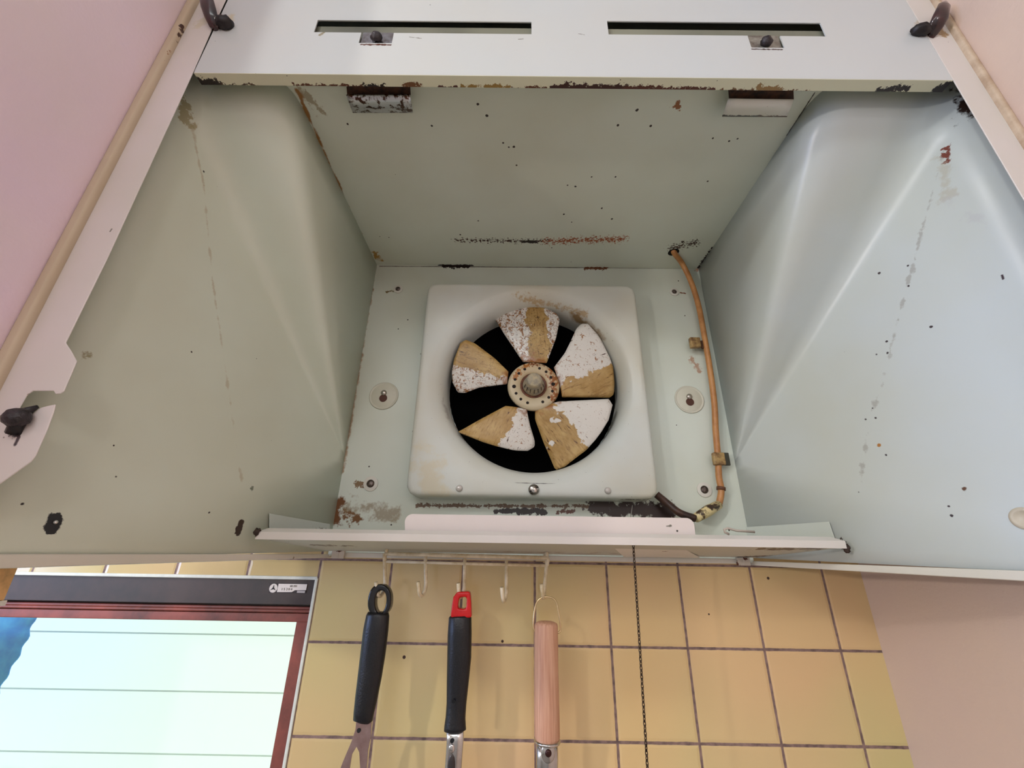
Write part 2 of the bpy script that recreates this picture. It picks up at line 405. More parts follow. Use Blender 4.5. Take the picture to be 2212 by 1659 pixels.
obj('size_mark', MB().prism(px_poly([(642, 1276), (659, 1276.5), (658, 1281), (641, 1280.5)], YS-.0003), (0, .0003, 0)), plain('grey_print', srgb(190, 184, 180), .5), st)

# outside: neighbour's white boarded wall and a blue sheet
M_siding = plain('white_boards', srgb(238, 240, 236), .8)
sd = MB(); bs_ = PY(300, 1490, 2.0).z-PY(300, 1626, 2.0).z; bz = PY(300, 1626, 2.0).z-5*bs_
while bz < 1.4:
    sd.add([(-3.6, 2.0, bz), (2.0, 2.0, bz), (2.0, 2.004, bz+bs_), (-3.6, 2.004, bz+bs_), (-3.6, 2.004, bz), (2.0, 2.004, bz)], [(0, 1, 2, 3), (0, 4, 5, 1)])
    bz += bs_
nb = obj('neighbour_wall', sd, M_siding, solid=.02, solid_off=1); tag(nb, 'white boarded wall of the house outside the window', 'wall')
M_tarp = plain('blue_sheet', srgb(0, 120, 215), .7, nscale=14, col2=srgb(60, 160, 232))
rows = []
for i in range(26):
    f = i/25; row = []
    edge = PY(84-100*f+3*math.sin(f*31), 1325+205*f, 1.5)
    for j in range(14):
        g = j/13; x = edge.x-1.1*(1-g)
        row.append((x, 1.5+.004*math.sin(x*30+f*9), edge.z+.25*(1-f) if i == 0 else edge.z))
    rows.append(row)
tp = obj('blue_sheet', MB().grid(rows), M_tarp, smooth=True, solid=.003); tag(tp, 'blue plastic sheet hanging outside at the left of the window', 'sheet')

# ------------------------------------------------------------------ range hood
hood = thing('range_hood', 'white enamelled range hood with open greasy interior and rust stained edges', 'range hood', (0.05, .63, -.01))
def vplane(s):                              # vertical plane of the splayed lower side panel
    a = Vector((XBL, YW, 0)) if s < 0 else Vector((XBR, YW, 0)); b = Vector((XFL, .29, 0)) if s < 0 else Vector((XFR, .29, 0))
    d = b-a; return a, Vector((d.y, -d.x, 0)).normalized(), b
LA, LN, LB = vplane(-1); RA, RN, RB = vplane(1)
def L_(px, py): return PP(px, py, LA, LN)
def R_(px, py): return PP(px, py, RA, RN)
def Y_(px, py): return PY(px, py, YP)
def Z_(px, py): return PZ(px, py, HZ)
def F_(px, py): return PY(px, py, YF)

# top
tst = [(Z_(985, 519), Z_(1180, 521), .0018, srgb(60, 30, 20), .022, 260), (Z_(1180, 521), Z_(1345, 517), .0042, srgb(156, 84, 46), .026, 330),
       (Z_(1132, 522), Z_(1158, 523), .0035, DARK, .004), (Z_(1455, 535), Z_(1500, 525), .004, srgb(70, 50, 36), .030, 330),
       (Z_(1475, 522), None, .0035, DARK, .004), (Z_(1463, 228), Z_(1466, 233), .004, srgb(140, 90, 50), .01), (Z_(820, 560), Z_(808, 545), .006, GREASE, .014, 100, .004),
       (Z_(950, 574), Z_(1020, 574), .0035, DARK, .004), (Z_(1265, 579), Z_(1310, 579), .0028, srgb(110, 60, 34), .006),
       (Z_(660, 205), Z_(690, 240), .006, srgb(140, 120, 80), .02, 110, .004, .7), (Z_(642, 195), Z_(800, 555), .0025, srgb(150, 108, 60), .005, 60, .002),
       (Z_(1760, 200), Z_(1700, 292), .0010, DARK, .0008), (Z_(1538, 535), Z_(1508, 579), .002, DARK, .005, 300)]
for a in ((1087, 309), (1099, 318), (1110, 317), (1226, 400), (1243, 403), (1330, 382), (1278, 382), (1218, 463), (1033, 477), (994, 507), (840, 513), (1235, 480), (1300, 450), (1322, 473), (1593, 300), (1575, 305), (1032, 225), (1052, 250), (933, 272), (751, 268), (1376, 238)):
    tst.append((Z_(*a), None, .0013+random.random()*.0008, srgb(40, 30, 26), .001, 300, .0005))
hb = MB()
# top with a small round hole for the cable
hc = Z_(1455, 545); K = 24; hr = .0095
sq = [Vector((hc.x-.02, hc.y-.02, HZ)), Vector((hc.x+.02, hc.y-.02, HZ)), Vector((hc.x+.02, hc.y+.02, HZ)), Vector((hc.x-.02, hc.y+.02, HZ))]
ringo = []; ringi = []
for k in range(K):
    th = 2*math.pi*k/K; c_, s_ = math.cos(th), math.sin(th); m_ = max(abs(c_), abs(s_))
    ringo.append((hc.x+.02*c_/m_, hc.y+.02*s_/m_, HZ)); ringi.append((hc.x+hr*c_, hc.y+hr*s_, HZ))
hb.add(ringo+ringi, [(k, (k+1) % K, K+(k+1) % K, K+k) for k in range(K)])
X0, X1, Y0, Y1 = XBL, XBR, .292, YP
for a, b in ((XFL+.001, XBL), (XBR, XFR-.001)): hb.add([(a, .292, HZ), (b, .292, HZ), (b, .41, HZ), (a, .41, HZ)], [(0, 1, 2, 3)])
for a, b, c, d in ((X0, hc.x-.02, Y0, Y1), (hc.x+.02, X1, Y0, Y1), (hc.x-.02, hc.x+.02, Y0, hc.y-.02), (hc.x-.02, hc.x+.02, hc.y+.02, Y1)):
    hb.add([(a, c, HZ), (b, c, HZ), (b, d, HZ), (a, d, HZ)], [(0, 1, 2, 3)])
top = obj('top_panel', hb, enamel('hood_top_enamel', srgb(216, 224, 210), stains=tst, speck=.22, speck_scale=48), hood, solid=.001, solid_off=1)
cup = obj('cable_hole', MB().lathe((hc.x, hc.y, HZ+.0005), [(hr, 0), (hr, .02), (0, .02)], 'z', 24), plain('hole_black', (.004, .004, .004, 1), .9), top, solid=.0005)

# back panel with fan opening
bst = [(Y_(810, 580), Y_(740, 1020), .0035, srgb(150, 112, 66), .007, 60, .003, .8), (Y_(730, 1090), Y_(722, 1125), .012, srgb(112, 68, 30), .022, 70, .006), (Y_(745, 1110), Y_(770, 1120), .008, srgb(120, 80, 40), .02, 100, .005),
       (Y_(760, 1095), Y_(860, 1110), .012, srgb(140, 118, 84), .03, 60, .01, .7), (Y_(835, 630), Y_(853, 628), .002, srgb(120, 100, 60), .004), (Y_(820, 575), Y_(1480, 580), .0011, srgb(70, 50, 36), .0006, 60), (Y_(960, 575), Y_(1010, 575), .0045, DARK, .008), (Y_(1265, 580), Y_(1310, 580), .0030, srgb(110, 64, 36), .008),
       (Y_(1070, 1104), Y_(1110, 1104), .004, DARK, .005, 160), (Y_(1120, 1104), Y_(1175, 1105), .005, DARK, .006, 160), (Y_(1205, 1105), Y_(1240, 1105), .003, srgb(90, 45, 25), .006),
       (Y_(1280, 1100), Y_(1440, 1102), .013, srgb(38, 20, 14), .016, 90, .003), (Y_(900, 1092), Y_(1270, 1094), .0025, srgb(110, 84, 60), .006), (Y_(770, 1045), Y_(785, 1046), .004, srgb(130, 104, 72), .010),
       (Y_(1470, 632), Y_(1480, 634), .0018, srgb(120, 60, 30), .002), (Y_(1495, 775), Y_(1510, 800), .0045, srgb(176, 130, 100), .014, 160, .004, .8), (Y_(1490, 572), Y_(1510, 582), .006, srgb(180, 118, 84), .012, 120, .004)]
for r_ in ((829, 854), (1490, 862)):
    pass
xs = [XBL, DX-HD, DX+HD, XBR]; zs = [-.010, DZ-HD, DZ+HD, HZ]
obj('back_panel', cells(xs, zs, [(DX-HD, DX+HD, DZ-HD, DZ+HD)], YP, 0), enamel('hood_back_enamel', srgb(216, 224, 214), stains=bst, speck=.3, speck_scale=70), hood, solid=.001, solid_off=1)

# side panels: sheet bent along two creases that run down to the back edge
def side_panel(s, name, mat):
    xb = XBL if s < 0 else XBR; xf = XFL if s < 0 else XFR
    Q = Vector((xb, YP, .130)); pb = [Vector((xb, YP, HZ)), Vector((xb, .292, HZ)), Vector((xf, .292, HZ)), Vector((xf, .292, -.012)), Vector((xb, YP, -.004))]
    pts = [pb[0]]
    for i, R in ((1, .046), (2, .042)):
        a, b, c = pb[i-1], pb[i], pb[i+1]; u = (a-b).normalized(); v = (c-b).normalized()
        p0, p2 = b+u*R, b+v*R
        for k in range(13):
            f = k/12; pts.append(p0*(1-f)**2+b*2*f*(1-f)+p2*f*f)
    rims = L_ if s < 0 else R_
    low = [pb[3], pb[4]]
    pts += low
    mb = MB(); rows = []
    for f in [0, .04, .1, .2, .3, .4, .5, .6, .7, .8, .9, 1]:
        rows.append([Q.lerp(p, f) for p in pts])
    mb.grid(rows)
    return obj(name, mb, mat, hood, smooth=True, solid=.001, solid_off=0)
lst = []
for a, b in zip(((405, 235), (440, 400), (458, 600), (505, 930)), ((440, 400), (458, 600), (505, 930), (520, 1040))):
    lst.append((L_(*a), L_(*b), .0009, srgb(176, 160, 126), .006, 40, .0015, .5))
lst += [(L_(392, 215), L_(400, 260), .007, srgb(150, 134, 70), .024, 100, .004, .7), (L_(400, 215), L_(396, 222), .0025, srgb(70, 40, 22), .004), (L_(402, 195), L_(425, 188), .006, srgb(30, 18, 14), .008),
        (L_(118, 1120), L_(112, 1140), .0052, srgb(26, 22, 22), .003, 200), (L_(519, 1130), L_(513, 1150), .0042, srgb(58, 32, 20), .003, 200), (L_(185, 770), L_(190, 768), .003, srgb(150, 140, 96), .006, 200, .002, .8),
        (L_(545, 1053), L_(543, 1056), .0025, srgb(120, 128, 110), .004, 200, .001), (L_(683, 1176), L_(682, 1180), .0032, srgb(26, 18, 18), .002)]
for a in ((250, 1030), (451, 1107), (585, 952), (553, 775), (600, 287), (667, 304), (672, 322), (583, 355), (608, 392), (493, 427), (468, 404), (440, 371), (723, 640), (606, 510), (625, 540), (640, 535), (579, 463), (413, 760), (48, 1088)):
    lst.append((L_(*a), None, .0010+random.random()*.0006, srgb(40, 30, 26), .001, 300, .0005))
side_panel(-1, 'side_panel', enamel('hood_left_enamel', srgb(218, 226, 210), stains=lst, speck=.10, speck_scale=40))
rst = []
seq = [(2040, 320), (1975, 560), (1940, 690), (1905, 840), (1878, 900), (1862, 1040)]
for a, b in zip(seq[:-1], seq[1:]): rst.append((R_(*a), R_(*b), .0016, srgb(150, 146, 138), .010, 55, .002, .55))
rst += [(R_(2046, 318), R_(2044, 350), .003, srgb(120, 60, 45), .008), (R_(2030, 340), R_(2050, 420), .006, srgb(186, 180, 160), .02, 60, .006, .6), (R_(2075, 205), R_(2095, 250), .008, srgb(40, 24, 18), .018, 60, .004),
        (R_(1900, 962), None, .0022, srgb(176, 120, 60), .002), (R_(2084, 1056), None, .002, srgb(100, 70, 50), .002), (R_(1700, 1143), R_(1740, 1142), .003, srgb(90, 70, 76), .006),
        (R_(1830, 1183), R_(1822, 1170), .0040, srgb(60, 40, 32), .008), (R_(2165, 595), R_(2167, 602), .0013, srgb(50, 30, 40), .001), (R_(2050, 430), R_(2130, 490), .003, srgb(190, 190, 190), .02, 60, .006, .4)]
for a in ((1963, 618), (1962, 574), (1916, 738), (1918, 763), (1886, 882), (1871, 906), (1892, 903), (2012, 706), (1915, 983), (1856, 1063), (1900, 590), (1824, 530), (1732, 585), (2056, 1114), (2050, 1094), (1894, 766), (1825, 760)):
    rst.append((R_(*a), None, .0012+random.random()*.0006, srgb(60, 52, 56), .001, 300, .0005))
side_panel(1, 'side_panel', enamel('hood_right_enamel', srgb(204, 212, 212), stains=rst, speck=.10, speck_scale=40))
# outer casing
M_case = enamel('hood_case', speck=0)
cs = MB().box(XFL-.001, XFL, YF, YP, .0, .75); cs.box(XFR, XFR+.0015, YF, YP, .0, .75); cs.box(XFL, XFR, YF, YP, .749, .75)
obj('outer_casing', cs, M_case, hood)

# front panel with two slots
fst = [(F_(700, 70), F_(690, 76), .0018, srgb(150, 140, 110), .003), (F_(1120, 85), F_(1130, 84), .0009, GREY, .001), (F_(1250, 73), F_(1262, 75), .0009, GREY, .002),
       (F_(885, 80), F_(910, 83), .0008, GREY, .002), (F_(465, 89), None, .0008, GREY, .0005), (F_(500, 35), F_(490, 60), .006, srgb(206, 194, 160), .008, 60, .004, .8), (F_(1995, 40), F_(1975, 70), .006, srgb(190, 176, 150), .010, 60, .004, .8),
       (F_(455, 66), F_(417, 157), .0012, srgb(40, 22, 28), .002, 120), (F_(2011, 88), F_(2066, 180), .0012, srgb(40, 22, 28), .002, 120),
       (F_(780, 96), F_(845, 97), .0015, srgb(90, 45, 25), .003), (F_(1625, 106), F_(1690, 107), .0012, srgb(60, 34, 26), .002)]
xl, xr = F_(415, 159).x+.0012, F_(2075, 198).x-.0008
zb = .4605
s1 = (F_(681, 60).x, F_(1148, 60).x, F_(900, 71.5).z, F_(900, 45).z); s2 = (F_(1313, 60).x, F_(1781, 70).x, F_(1500, 76).z, F_(1500, 47).z)
n1 = (F_(778, 80).x, F_(849, 80).x, F_(812, 93).z, s1[2]+.0001); n2 = (F_(1619, 90).x, F_(1690, 90).x, F_(1655, 103).z, s2[2]+.0001)
xs = sorted({xl, xr, s1[0], s1[1], s2[0], s2[1], n1[0], n1[1], n2[0], n2[1]}); zs = sorted({zb, .749, s1[2], s1[3], s2[2], s2[3], n1[2], n2[2]})
fp = obj('front_panel', cells(xs, zs, [s1, s2, n1, n2], YF, 0), enamel('hood_front_enamel', srgb(206, 212, 212), .3, stains=fst, speck=.12, speck_scale=30, grime=srgb(212, 210, 200)), hood, solid=.0012, solid_off=1)
ls = []
def LP(px, py): return PZ(px, py, zb)
for a, b, r_, c in (((425, 180), (470, 184), .004, DARK), ((480, 185), (560, 187), .0012, srgb(80, 60, 40)), ((640, 185), (790, 188), .0016, RUST), ((790, 187), (830, 189), .0018, DARK), ((880, 186), (905, 189), .0026, srgb(110, 70, 36)), ((950, 191), (1120, 193), .0018, srgb(74, 34, 24)),
                    ((1140, 192), (1200, 194), .0016, RUST), ((1195, 192), (1350, 193), .0034, srgb(58, 24, 20)), ((1350, 192), (1540, 196), .0022, srgb(84, 40, 28)), ((1560, 195), (1760, 200), .0014, srgb(120, 84, 50)), ((1640, 190), (1680, 194), .0026, srgb(150, 118, 70)), ((1895, 196), (1960, 190), .0024, DARK), ((2030, 198), (2065, 192), .006, DARK), ((1000, 186), (1100, 187), .0012, srgb(150, 120, 60))):
    ls.append((LP(*a), LP(*b), r_*1.7, c, .007, 240))
LB_ = PZ(1250, 190.5, zb).y
lipm = MB().add([(xl, YF, zb), (xr, YF, zb), (xr, LB_, zb), (xl, LB_, zb)], [(0, 1, 2, 3)])
lipm.add([(xl, LB_, zb), (xr, LB_, zb), (xr, LB_, .4878), (xl, LB_, .4878)], [(0, 1, 2, 3)])
obj('front_lip', lipm, enamel('hood_lip_enamel', srgb(226, 226, 198), .35, stains=ls, speck=.3, speck_scale=120), hood, solid=.001, solid_off=0, bevel=.0008)
# sheet seen through the slots
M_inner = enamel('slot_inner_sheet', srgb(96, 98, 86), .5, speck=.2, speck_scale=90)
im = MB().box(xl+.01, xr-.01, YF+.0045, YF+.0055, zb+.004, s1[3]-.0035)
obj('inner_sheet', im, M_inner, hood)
# slot clips with black screws
M_steel = plain('dull_steel', srgb(160, 160, 165), .32, .9, nscale=90, col2=srgb(120, 112, 108))
M_blk = plain('black_greasy_knob', srgb(46, 38, 42), .38, nscale=200, col2=srgb(20, 14, 16), bump=.5, bscale=500)
for (n_, kp, rr) in ((n1, (813, 80), .0062), (n2, (1656, 89), .0060)):
    c = obj('slot_clip', MB().box(n_[0]+.0008, n_[1]-.0008, YF+.0018, YF+.003, n_[2]-.004, n_[3]+.004), M_steel if n_ is n1 else plain('dirty_steel', srgb(170, 168, 155), .4, .5, nscale=60, col2=srgb(110, 100, 90)), hood, bevel=.0005)
    p = PY(kp[0], kp[1], YF-.002)
    obj('screw_knob', MB().ball(p, rr, (1, .8, 1), 18, .25), M_blk, c, smooth=True)
# spring clips under the lip
M_clip = plain('rusty_chrome', srgb(205, 208, 212), .28, .75, nscale=110, col2=srgb(74, 48, 36), lo=.50, hi=.56)
M_clip2 = enamel('greasy_white_clip', srgb(222, 220, 210), .3, .6, 220, stains=[(PZ(1562, 247, .476), PZ(1640, 249, .476), .0036, srgb(36, 30, 34), .004), (PZ(1640, 249, .476), PZ(1700, 248, .476), .0030, srgb(96, 66, 50), .004), (PZ(1650, 232, .471), PZ(1655, 245, .473), .0014, srgb(60, 40, 30), .003), (PZ(1600, 222, .469), PZ(1595, 236, .47), .001, srgb(90, 70, 40), .004)])
def spring_clip(pts, mat, lab):
    (ax, ay), (bx, by), (cx, cy), (dx, dy) = pts      # top-left, top-right, bottom-left, bottom-right
    rows = []
    for k in range(13):
        f = k/12
        l = PZ(ax+(cx-ax)*f, ay+(cy-ay)*f, .470-.004*math.sin(math.pi*f)+.006*f*f); r = PZ(bx+(dx-bx)*f, by+(dy-by)*f, .470-.004*math.sin(math.pi*f)+.006*f*f)
        rows.append([l.lerp(r, g/8) for g in range(9)])
    e = obj('spring_clip', MB().grid(rows), mat, hood, smooth=True, solid=.0010); e['label'] = lab
    # dark mouth the clip is riveted in
    l = PZ(ax, ay-21, .4740); r = PZ(bx, by-21, .4740); l2 = PZ(ax+2, ay+1, .4740); r2 = PZ(bx+1, by+1, .4740)
    obj('clip_socket', MB().prism([l, r, r2, l2], (0, 0, .0010)), plain('rust_brown', srgb(72, 42, 24), .8, nscale=150, col2=srgb(30, 16, 12)), e)
spring_clip([(748, 205), (886, 205), (762, 242), (892, 242)], M_clip, 'chrome clip mottled with rust')
spring_clip([(1573, 213), (1714, 215), (1560, 250), (1700, 251)], M_clip2, 'pale clip with dark tarnished lower edge')

# side flanges facing the kitchen
li = [(456, 66), (415, 159), (230, 560), (141, 740), (153, 758), (165, 780), (150, 815), (137, 845), (129, 850), (119, 851), (115, 844), (70, 844), (57, 853), (41, 881), (60, 900), (88, 880), (104, 876), (119, 873), (115, 890), (102, 925), (76, 984), (66, 997), (0, 1044), (-120, 1120), (-160, 1190)]
pl = [F_(*p) for p in li]
poly = [Vector((XFL+.001, YF, .745)), Vector((F_(456, 66).x, YF, .745))]+pl+[Vector((XFL+.001, YF, pl[-1].z))]
poly[-2].x = min(poly[-2].x, XFL+.03)
flst = [(F_(20, 905), None, .001, DARK, .001), (F_(40, 945), F_(33, 960), .0016, srgb(70, 62, 68), .0006), (F_(8, 945), None, .0010, srgb(60, 50, 50), .0006), (F_(445, 40), F_(425, 60), .006, srgb(208, 200, 170), .014, 80, .004, .7),
        (F_(238, 500), F_(241, 495), .001, GREY, .0015), (F_(28, 930), F_(36, 935), .0035, DARK, .004), (F_(60, 852), F_(115, 872), .001, srgb(110, 84, 70), .001)]
lf = obj('side_flange', MB().prism(poly, (0, .0012, 0)), enamel('left_flange_enamel', srgb(226, 218, 216), .22, stains=flst, speck=0), hood, bevel=.0008)
lf['label'] = 'left flange with jagged cut-out'
ri_x = F_(2075, 198).x; ro = XFR+.001
poly = [Vector((ri_x, YF, .745)), Vector((ro, YF, .745)), Vector((ro, YF, -.02)), Vector((ri_x+.012, YF, -.02)), Vector((ri_x+.012, YF, .09)), Vector((ri_x, YF, .15))]
rf = obj('side_flange', MB().prism(poly, (0, .0012, 0)), enamel('right_flange_enamel', srgb(226, 218, 212), .28, stains=[(F_(2030, 60), F_(2040, 78), .005, srgb(170, 140, 100), .010, 120, .003)], speck=.1), hood, bevel=.0008)
# notch knob on the left flange, with the worn tab behind the cut-out
kn = obj('flange_knob', MB().ball(PY(35, 902, YF-.006), .0080, (1.05, .8, .85), 20, .12), M_blk, lf, smooth=True)
mbk = MB().tube([PY(30, 935, YF-.001), PY(35, 920, YF-.003), PY(62, 886, YF-.002), PY(82, 878, YF-.001)], [.0045, .0042, .003, .0012], 10)
obj('knob_stem', mbk, plain('stem_black', srgb(18, 12, 14), .35), kn, smooth=True)
# wing nuts at both top corners
M_wing = plain('wing_dark', srgb(62, 26, 26), .2, 0, nscale=120, col2=srgb(20, 10, 10), coat=.5)
def wing(pts, ws, body, br, flange, bs_=(1.1, .8, .8)):
    e = MB(); P = [PY(a, b, y) for a, b, y in pts]; e.tube(P, ws, 14, squash=.45)
    o = obj('wing_nut', e, M_wing, flange, smooth=True)
    k = MB().ball(PY(*body), br, bs_, 18, .35); obj('bolt_end', k, plain('bolt_black', srgb(20, 12, 13), .5), o, smooth=True)
wing([(441, -25, YF-.014), (444, -8, YF-.014), (449, 12, YF-.012), (456, 35, YF-.008), (463, 58, YF-.003), (464, 66, YF)], [.003, .0072, .0076, .0070, .0050, .003], (484, 50, YF-.004), .0088, lf)
wing([(2043, 3, YF-.014), (2040, 12, YF-.014), (2032, 36, YF-.012), (2021, 58, YF-.006), (2014, 74, YF-.001), (2012, 82, YF)], [.0015, .0062, .0078, .0072, .0050, .002], (1990, 65, YF-.004), .0080, rf, (1.3, .8, .75))

# bottom rims
def rim_strip(pa, pb, fn, name='bottom_rim'):
    (x0, t0, b0), (x1, t1, b1) = pa, pb
    q = [fn(x0, t0), fn(x1, t1), fn(x1, b1), fn(x0, b0)]
    return q
M_rim = enamel('rim_enamel', srgb(222, 216, 204), .22, speck=.15, speck_scale=90, stains=[(L_(620, 1205), L_(640, 1204), .002, srgb(130, 110, 84), .006)])
sheet_n = lambda n, s: Vector(n)*s
mbL = MB(); q = rim_strip((-150, 1196, 1233), (716, 1197, 1204.5), L_); off = LN*(.003 if LN.y < 0 else -.003)
mbL.prism(q, off); 
obj('bottom_rim', mbL, M_rim, hood, bevel=.0010)
mbR = MB(); q = rim_strip((1604, 1211, 1220), (2330, 1237, 1262), R_); off = RN*(.003 if RN.y < 0 else -.003)
mbR.prism(q, off); obj('bottom_rim', mbR, M_rim, hood, bevel=.0010)
mbC = MB().prism([PY(722, 1193, .622), PY(1608, 1207, .622), PY(1608, 1218, .622), PY(722, 1204, .622)], (0, .002, 0))
obj('bottom_rim', mbC, M_rim, hood, bevel=.0008)
for a, b in ((732, 1198), (1604, 1213)):
    c = PY(a, b, .6205); j = MB().box(c.x-.0085, c.x+.0085, .6165, .622, c.z-.0050, c.z+.0050); j.box(c.x-.0012, c.x+.0012, .6160, .6166, c.z-.005, c.z+.007)
    obj('rim_clip', j, enamel('rim_clip_enamel', srgb(206, 194, 180), .4, 0, stains=[((c.x-.011, .619, c.z), (c.x-.008, .619, c.z-.006), .003, RUST, .004), ((c.x+.002, .6165, c.z+.005), None, .003, RUST, .005)]), hood, bevel=.0006)

# screws, washers and keyhole bosses on the back panel
M_washer = plain('painted_washer', srgb(216, 214, 204), .4)
M_scr = plain('dark_screw', srgb(60, 44, 38), .35, .6, nscale=300, col2=srgb(120, 110, 104))
for (a, b, big) in ((860, 625, 0), (1456, 631, 0), (801, 1045, 1), (1521, 1058, 1)):
    c = PY(a, b, YP-.0005); R_o = .0082 if not big else .0108
    o = obj('washer', MB().lathe(c, [(R_o, 0), (R_o, .0012), (R_o*.55, .0018), (R_o*.52, .0006)], '-y', 28), M_washer, hood, smooth=False)
    obj('screw_head', MB().lathe(c+Vector((0, -.0006, 0)), [(R_o*.52, 0), (R_o*.50, .0012), (R_o*.3, .0024), (0, .0027)], '-y', 20), M_scr, o, smooth=True)
for (a, b) in ((829, 855), (1489, 863)):
    c = PY(a, b, YP-.0004); r0 = .0225
    o = obj('keyhole_boss', MB().lathe(c, [(r0+.0012, 0), (r0+.0006, .0012), (r0-.0008, .0012), (r0-.0018, .0002), (r0-.003, .0008), (.004, .0010)], '-y', 40), enamel('boss_enamel', srgb(208, 206, 190), .4, .2, 120), hood, smooth=True)
    obj('keyhole', MB().lathe(c+Vector((0, -.0011, -.0045)), [(.0064, 0), (.0064, .0004)], '-y', 24), plain('keyhole_brown', srgb(84, 50, 38), .7), o)
    obj('hanging_screw', MB().lathe(c+Vector((0, -.0011, .0045)), [(.0046, 0), (.0046, .0014), (.002, .003), (0, .0032)], '-y', 20), plain('screw_steel', srgb(190, 184, 176), .25, .9), o, smooth=True)
# ring boss on the right side panel
c = R_(2213, 1120); o = obj('panel_boss', MB().lathe(c, [(.0100, -.001), (.0090, .0015), (.0064, .0022), (.0055, .0008), (0, .0008)], RN if RN.x < 0 else -RN, 32), enamel('panel_boss_enamel', srgb(200, 190, 170), .4, .3, 150), hood, smooth=True)
c = L_(120, 1128); obj('panel_screw', MB().ball(c+Vector((.001, -.001, 0)), .0016, (1, 1, 1), 12), plain('bright_screw', srgb(220, 220, 220), .2, .9), hood, smooth=True)

# ------------------------------------------------------------------ grease tray across the back
YR = .500
tray = thing('grease_tray', 'long white metal grease tray with upright splash plate across the hood bottom', 'tray', (0.045, .56, -.01))
M_rail = enamel('rail_enamel', srgb(228, 222, 218), .25, speck=.08, speck_scale=60)
def yz(px, py, Y): return PY(px, py, Y)
z_lo, z_mid, z_hi = PY(1200, 1174.5, YR).z, PY(1200, 1159, YR).z, PY(1200, 1151, YR+.008).z
xl_, xr_ = PY(553, 1155, YR).x, PY(1827, 1175, YR).x
rm = MB().add([(xl_, YR, z_lo), (xr_, YR, z_lo), (xr_, YR, z_mid), (xl_, YR, z_mid)], [(0, 1, 2, 3)])
rm.add([(xl_, YR, z_mid), (xr_, YR, z_mid), (xr_-.010, YR+.008, z_hi), (xl_+.008, YR+.008, z_hi)], [(0, 1, 2, 3)])
rm.add([(xl_, YR, z_lo), (xr_, YR, z_lo), (xr_, YR+.010, z_lo+.001), (xl_, YR+.010, z_lo+.001)], [(0, 1, 2, 3)])
obj('front_rail', rm, M_rail, tray, solid=.0010, solid_off=0, bevel=.0005)
tst = [((-.25, .56, 0.002), (-.21, .56, .002), .006, srgb(110, 96, 84), .02, 120), ((.30, .53, .004), (.355, .52, .005), .010, srgb(84, 60, 40), .028, 120), ((.13, .57, 0), (.16, .56, 0), .002, DARK, .004), ((-.20, .57, 0), None, .0032, DARK, .002), ((.0, .6, 0), (.25, .6, 0), .006, srgb(160, 140, 124), .03, 60, .006, .6),
       ((.318, .615, 0), (.34, .60, 0), .008, srgb(80, 56, 44), .015, 120)]
tf = MB(); zk = PY(1200, 1197, .620).z
tf.add([(xl_, YR+.009, z_lo+.001), (xr_, YR+.009, z_lo+.001), (XBR-.002, .621, zk), (XBL+.002, .621, zk)], [(0, 1, 2, 3)])
obj('tray_floor', tf, enamel('tray_enamel', srgb(196, 196, 186), .4, speck=.35, speck_scale=90, stains=tst), tray, solid=.0010, solid_off=0)
for s, ps in ((-1, [(577, 1109), (708, 1132), (708, 1150), (577, 1150)]), (1, [(1612, 1139), (1795, 1127), (1808, 1165), (1612, 1165)])):
    fn = L_ if s < 0 else R_; nn = LN if s < 0 else RN; nn = nn if nn.y < 0 else -nn
    pts = [fn(*p)+nn*.003 for p in ps]
    sts = [(pts[2]+Vector((-.01, 0, .004)), pts[2]+Vector((-.05, .02, .004)), .004, srgb(70, 50, 56), .010, 200)] if s > 0 else [(pts[0]+Vector((.02, .02, -.012)), pts[2], .003, srgb(90, 70, 50), .008)]
    obj('end_plate', MB().prism(pts, nn*.001), enamel('end_plate_enamel', srgb(204, 212, 206), .35, .2, 90, stains=sts), tray, bevel=.0004)
# splash plate with rounded upper corners
Ysp = .513
c4 = [PY(*p, Ysp) for p in ((876, 1147), (876, 1110), (1498, 1119), (1502, 1155))]
rr = .0085; up_ = []
for cc, a0, a1 in ((c4[1], 180, 90), (c4[2], 90, 0)):
    cx = cc.x+(rr if cc is c4[1] else -rr); cz = cc.z-rr
    for k in range(9):
        a = math.radians(a0+(a1-a0)*k/8); up_.append(Vector((cx+rr*math.cos(a), Ysp, cz+rr*math.sin(a))))
sp = MB().prism([c4[0]-Vector((0, 0, .006))]+up_+[c4[3]-Vector((0, 0, .006))], (0, .0012, 0))
obj('splash_plate', sp, enamel('splash_enamel', srgb(232, 222, 218), .24, stains=[(PY(1463, 1147, Ysp), None, .0015, BLACK, .0004), (PY(1440, 1137, Ysp), PY(1450, 1136, Ysp), .001, GREY, .002)], speck=.1, speck_scale=40, grime=srgb(224, 214, 208)), tray, bevel=.0004)
pp = [PZ(1322, 1177.5, .0044), PZ(1468, 1180, .0044)]
o_ = [PY(1322, 1178, .53), PY(1470, 1180, .53), PY(1512, 1204, .612), PY(1348, 1202, .612)]  # pale plate standing in for a patch of light under the tray
obj('light_patch_plate', MB().prism([v-Vector((0, 0, .0008)) for v in o_], (0, 0, .0005)), enamel('light_patch_enamel', srgb(236, 230, 224), .4, .3, 100, stains=[(o_[1].lerp(o_[2], .4)-Vector((.03, 0, 0)), None, .003, srgb(120, 70, 40), .008)]), tray)
for e_, s in ((PY(556, 1150, YR), -1), (PY(1829, 1186, YR+.004), 1)):
    obj('grease_lump', MB().ball(e_, .0034, (1, 1, 1.2), 12, .9), plain('lump_brown', srgb(60, 44, 34), .7, nscale=300), tray, smooth=True)
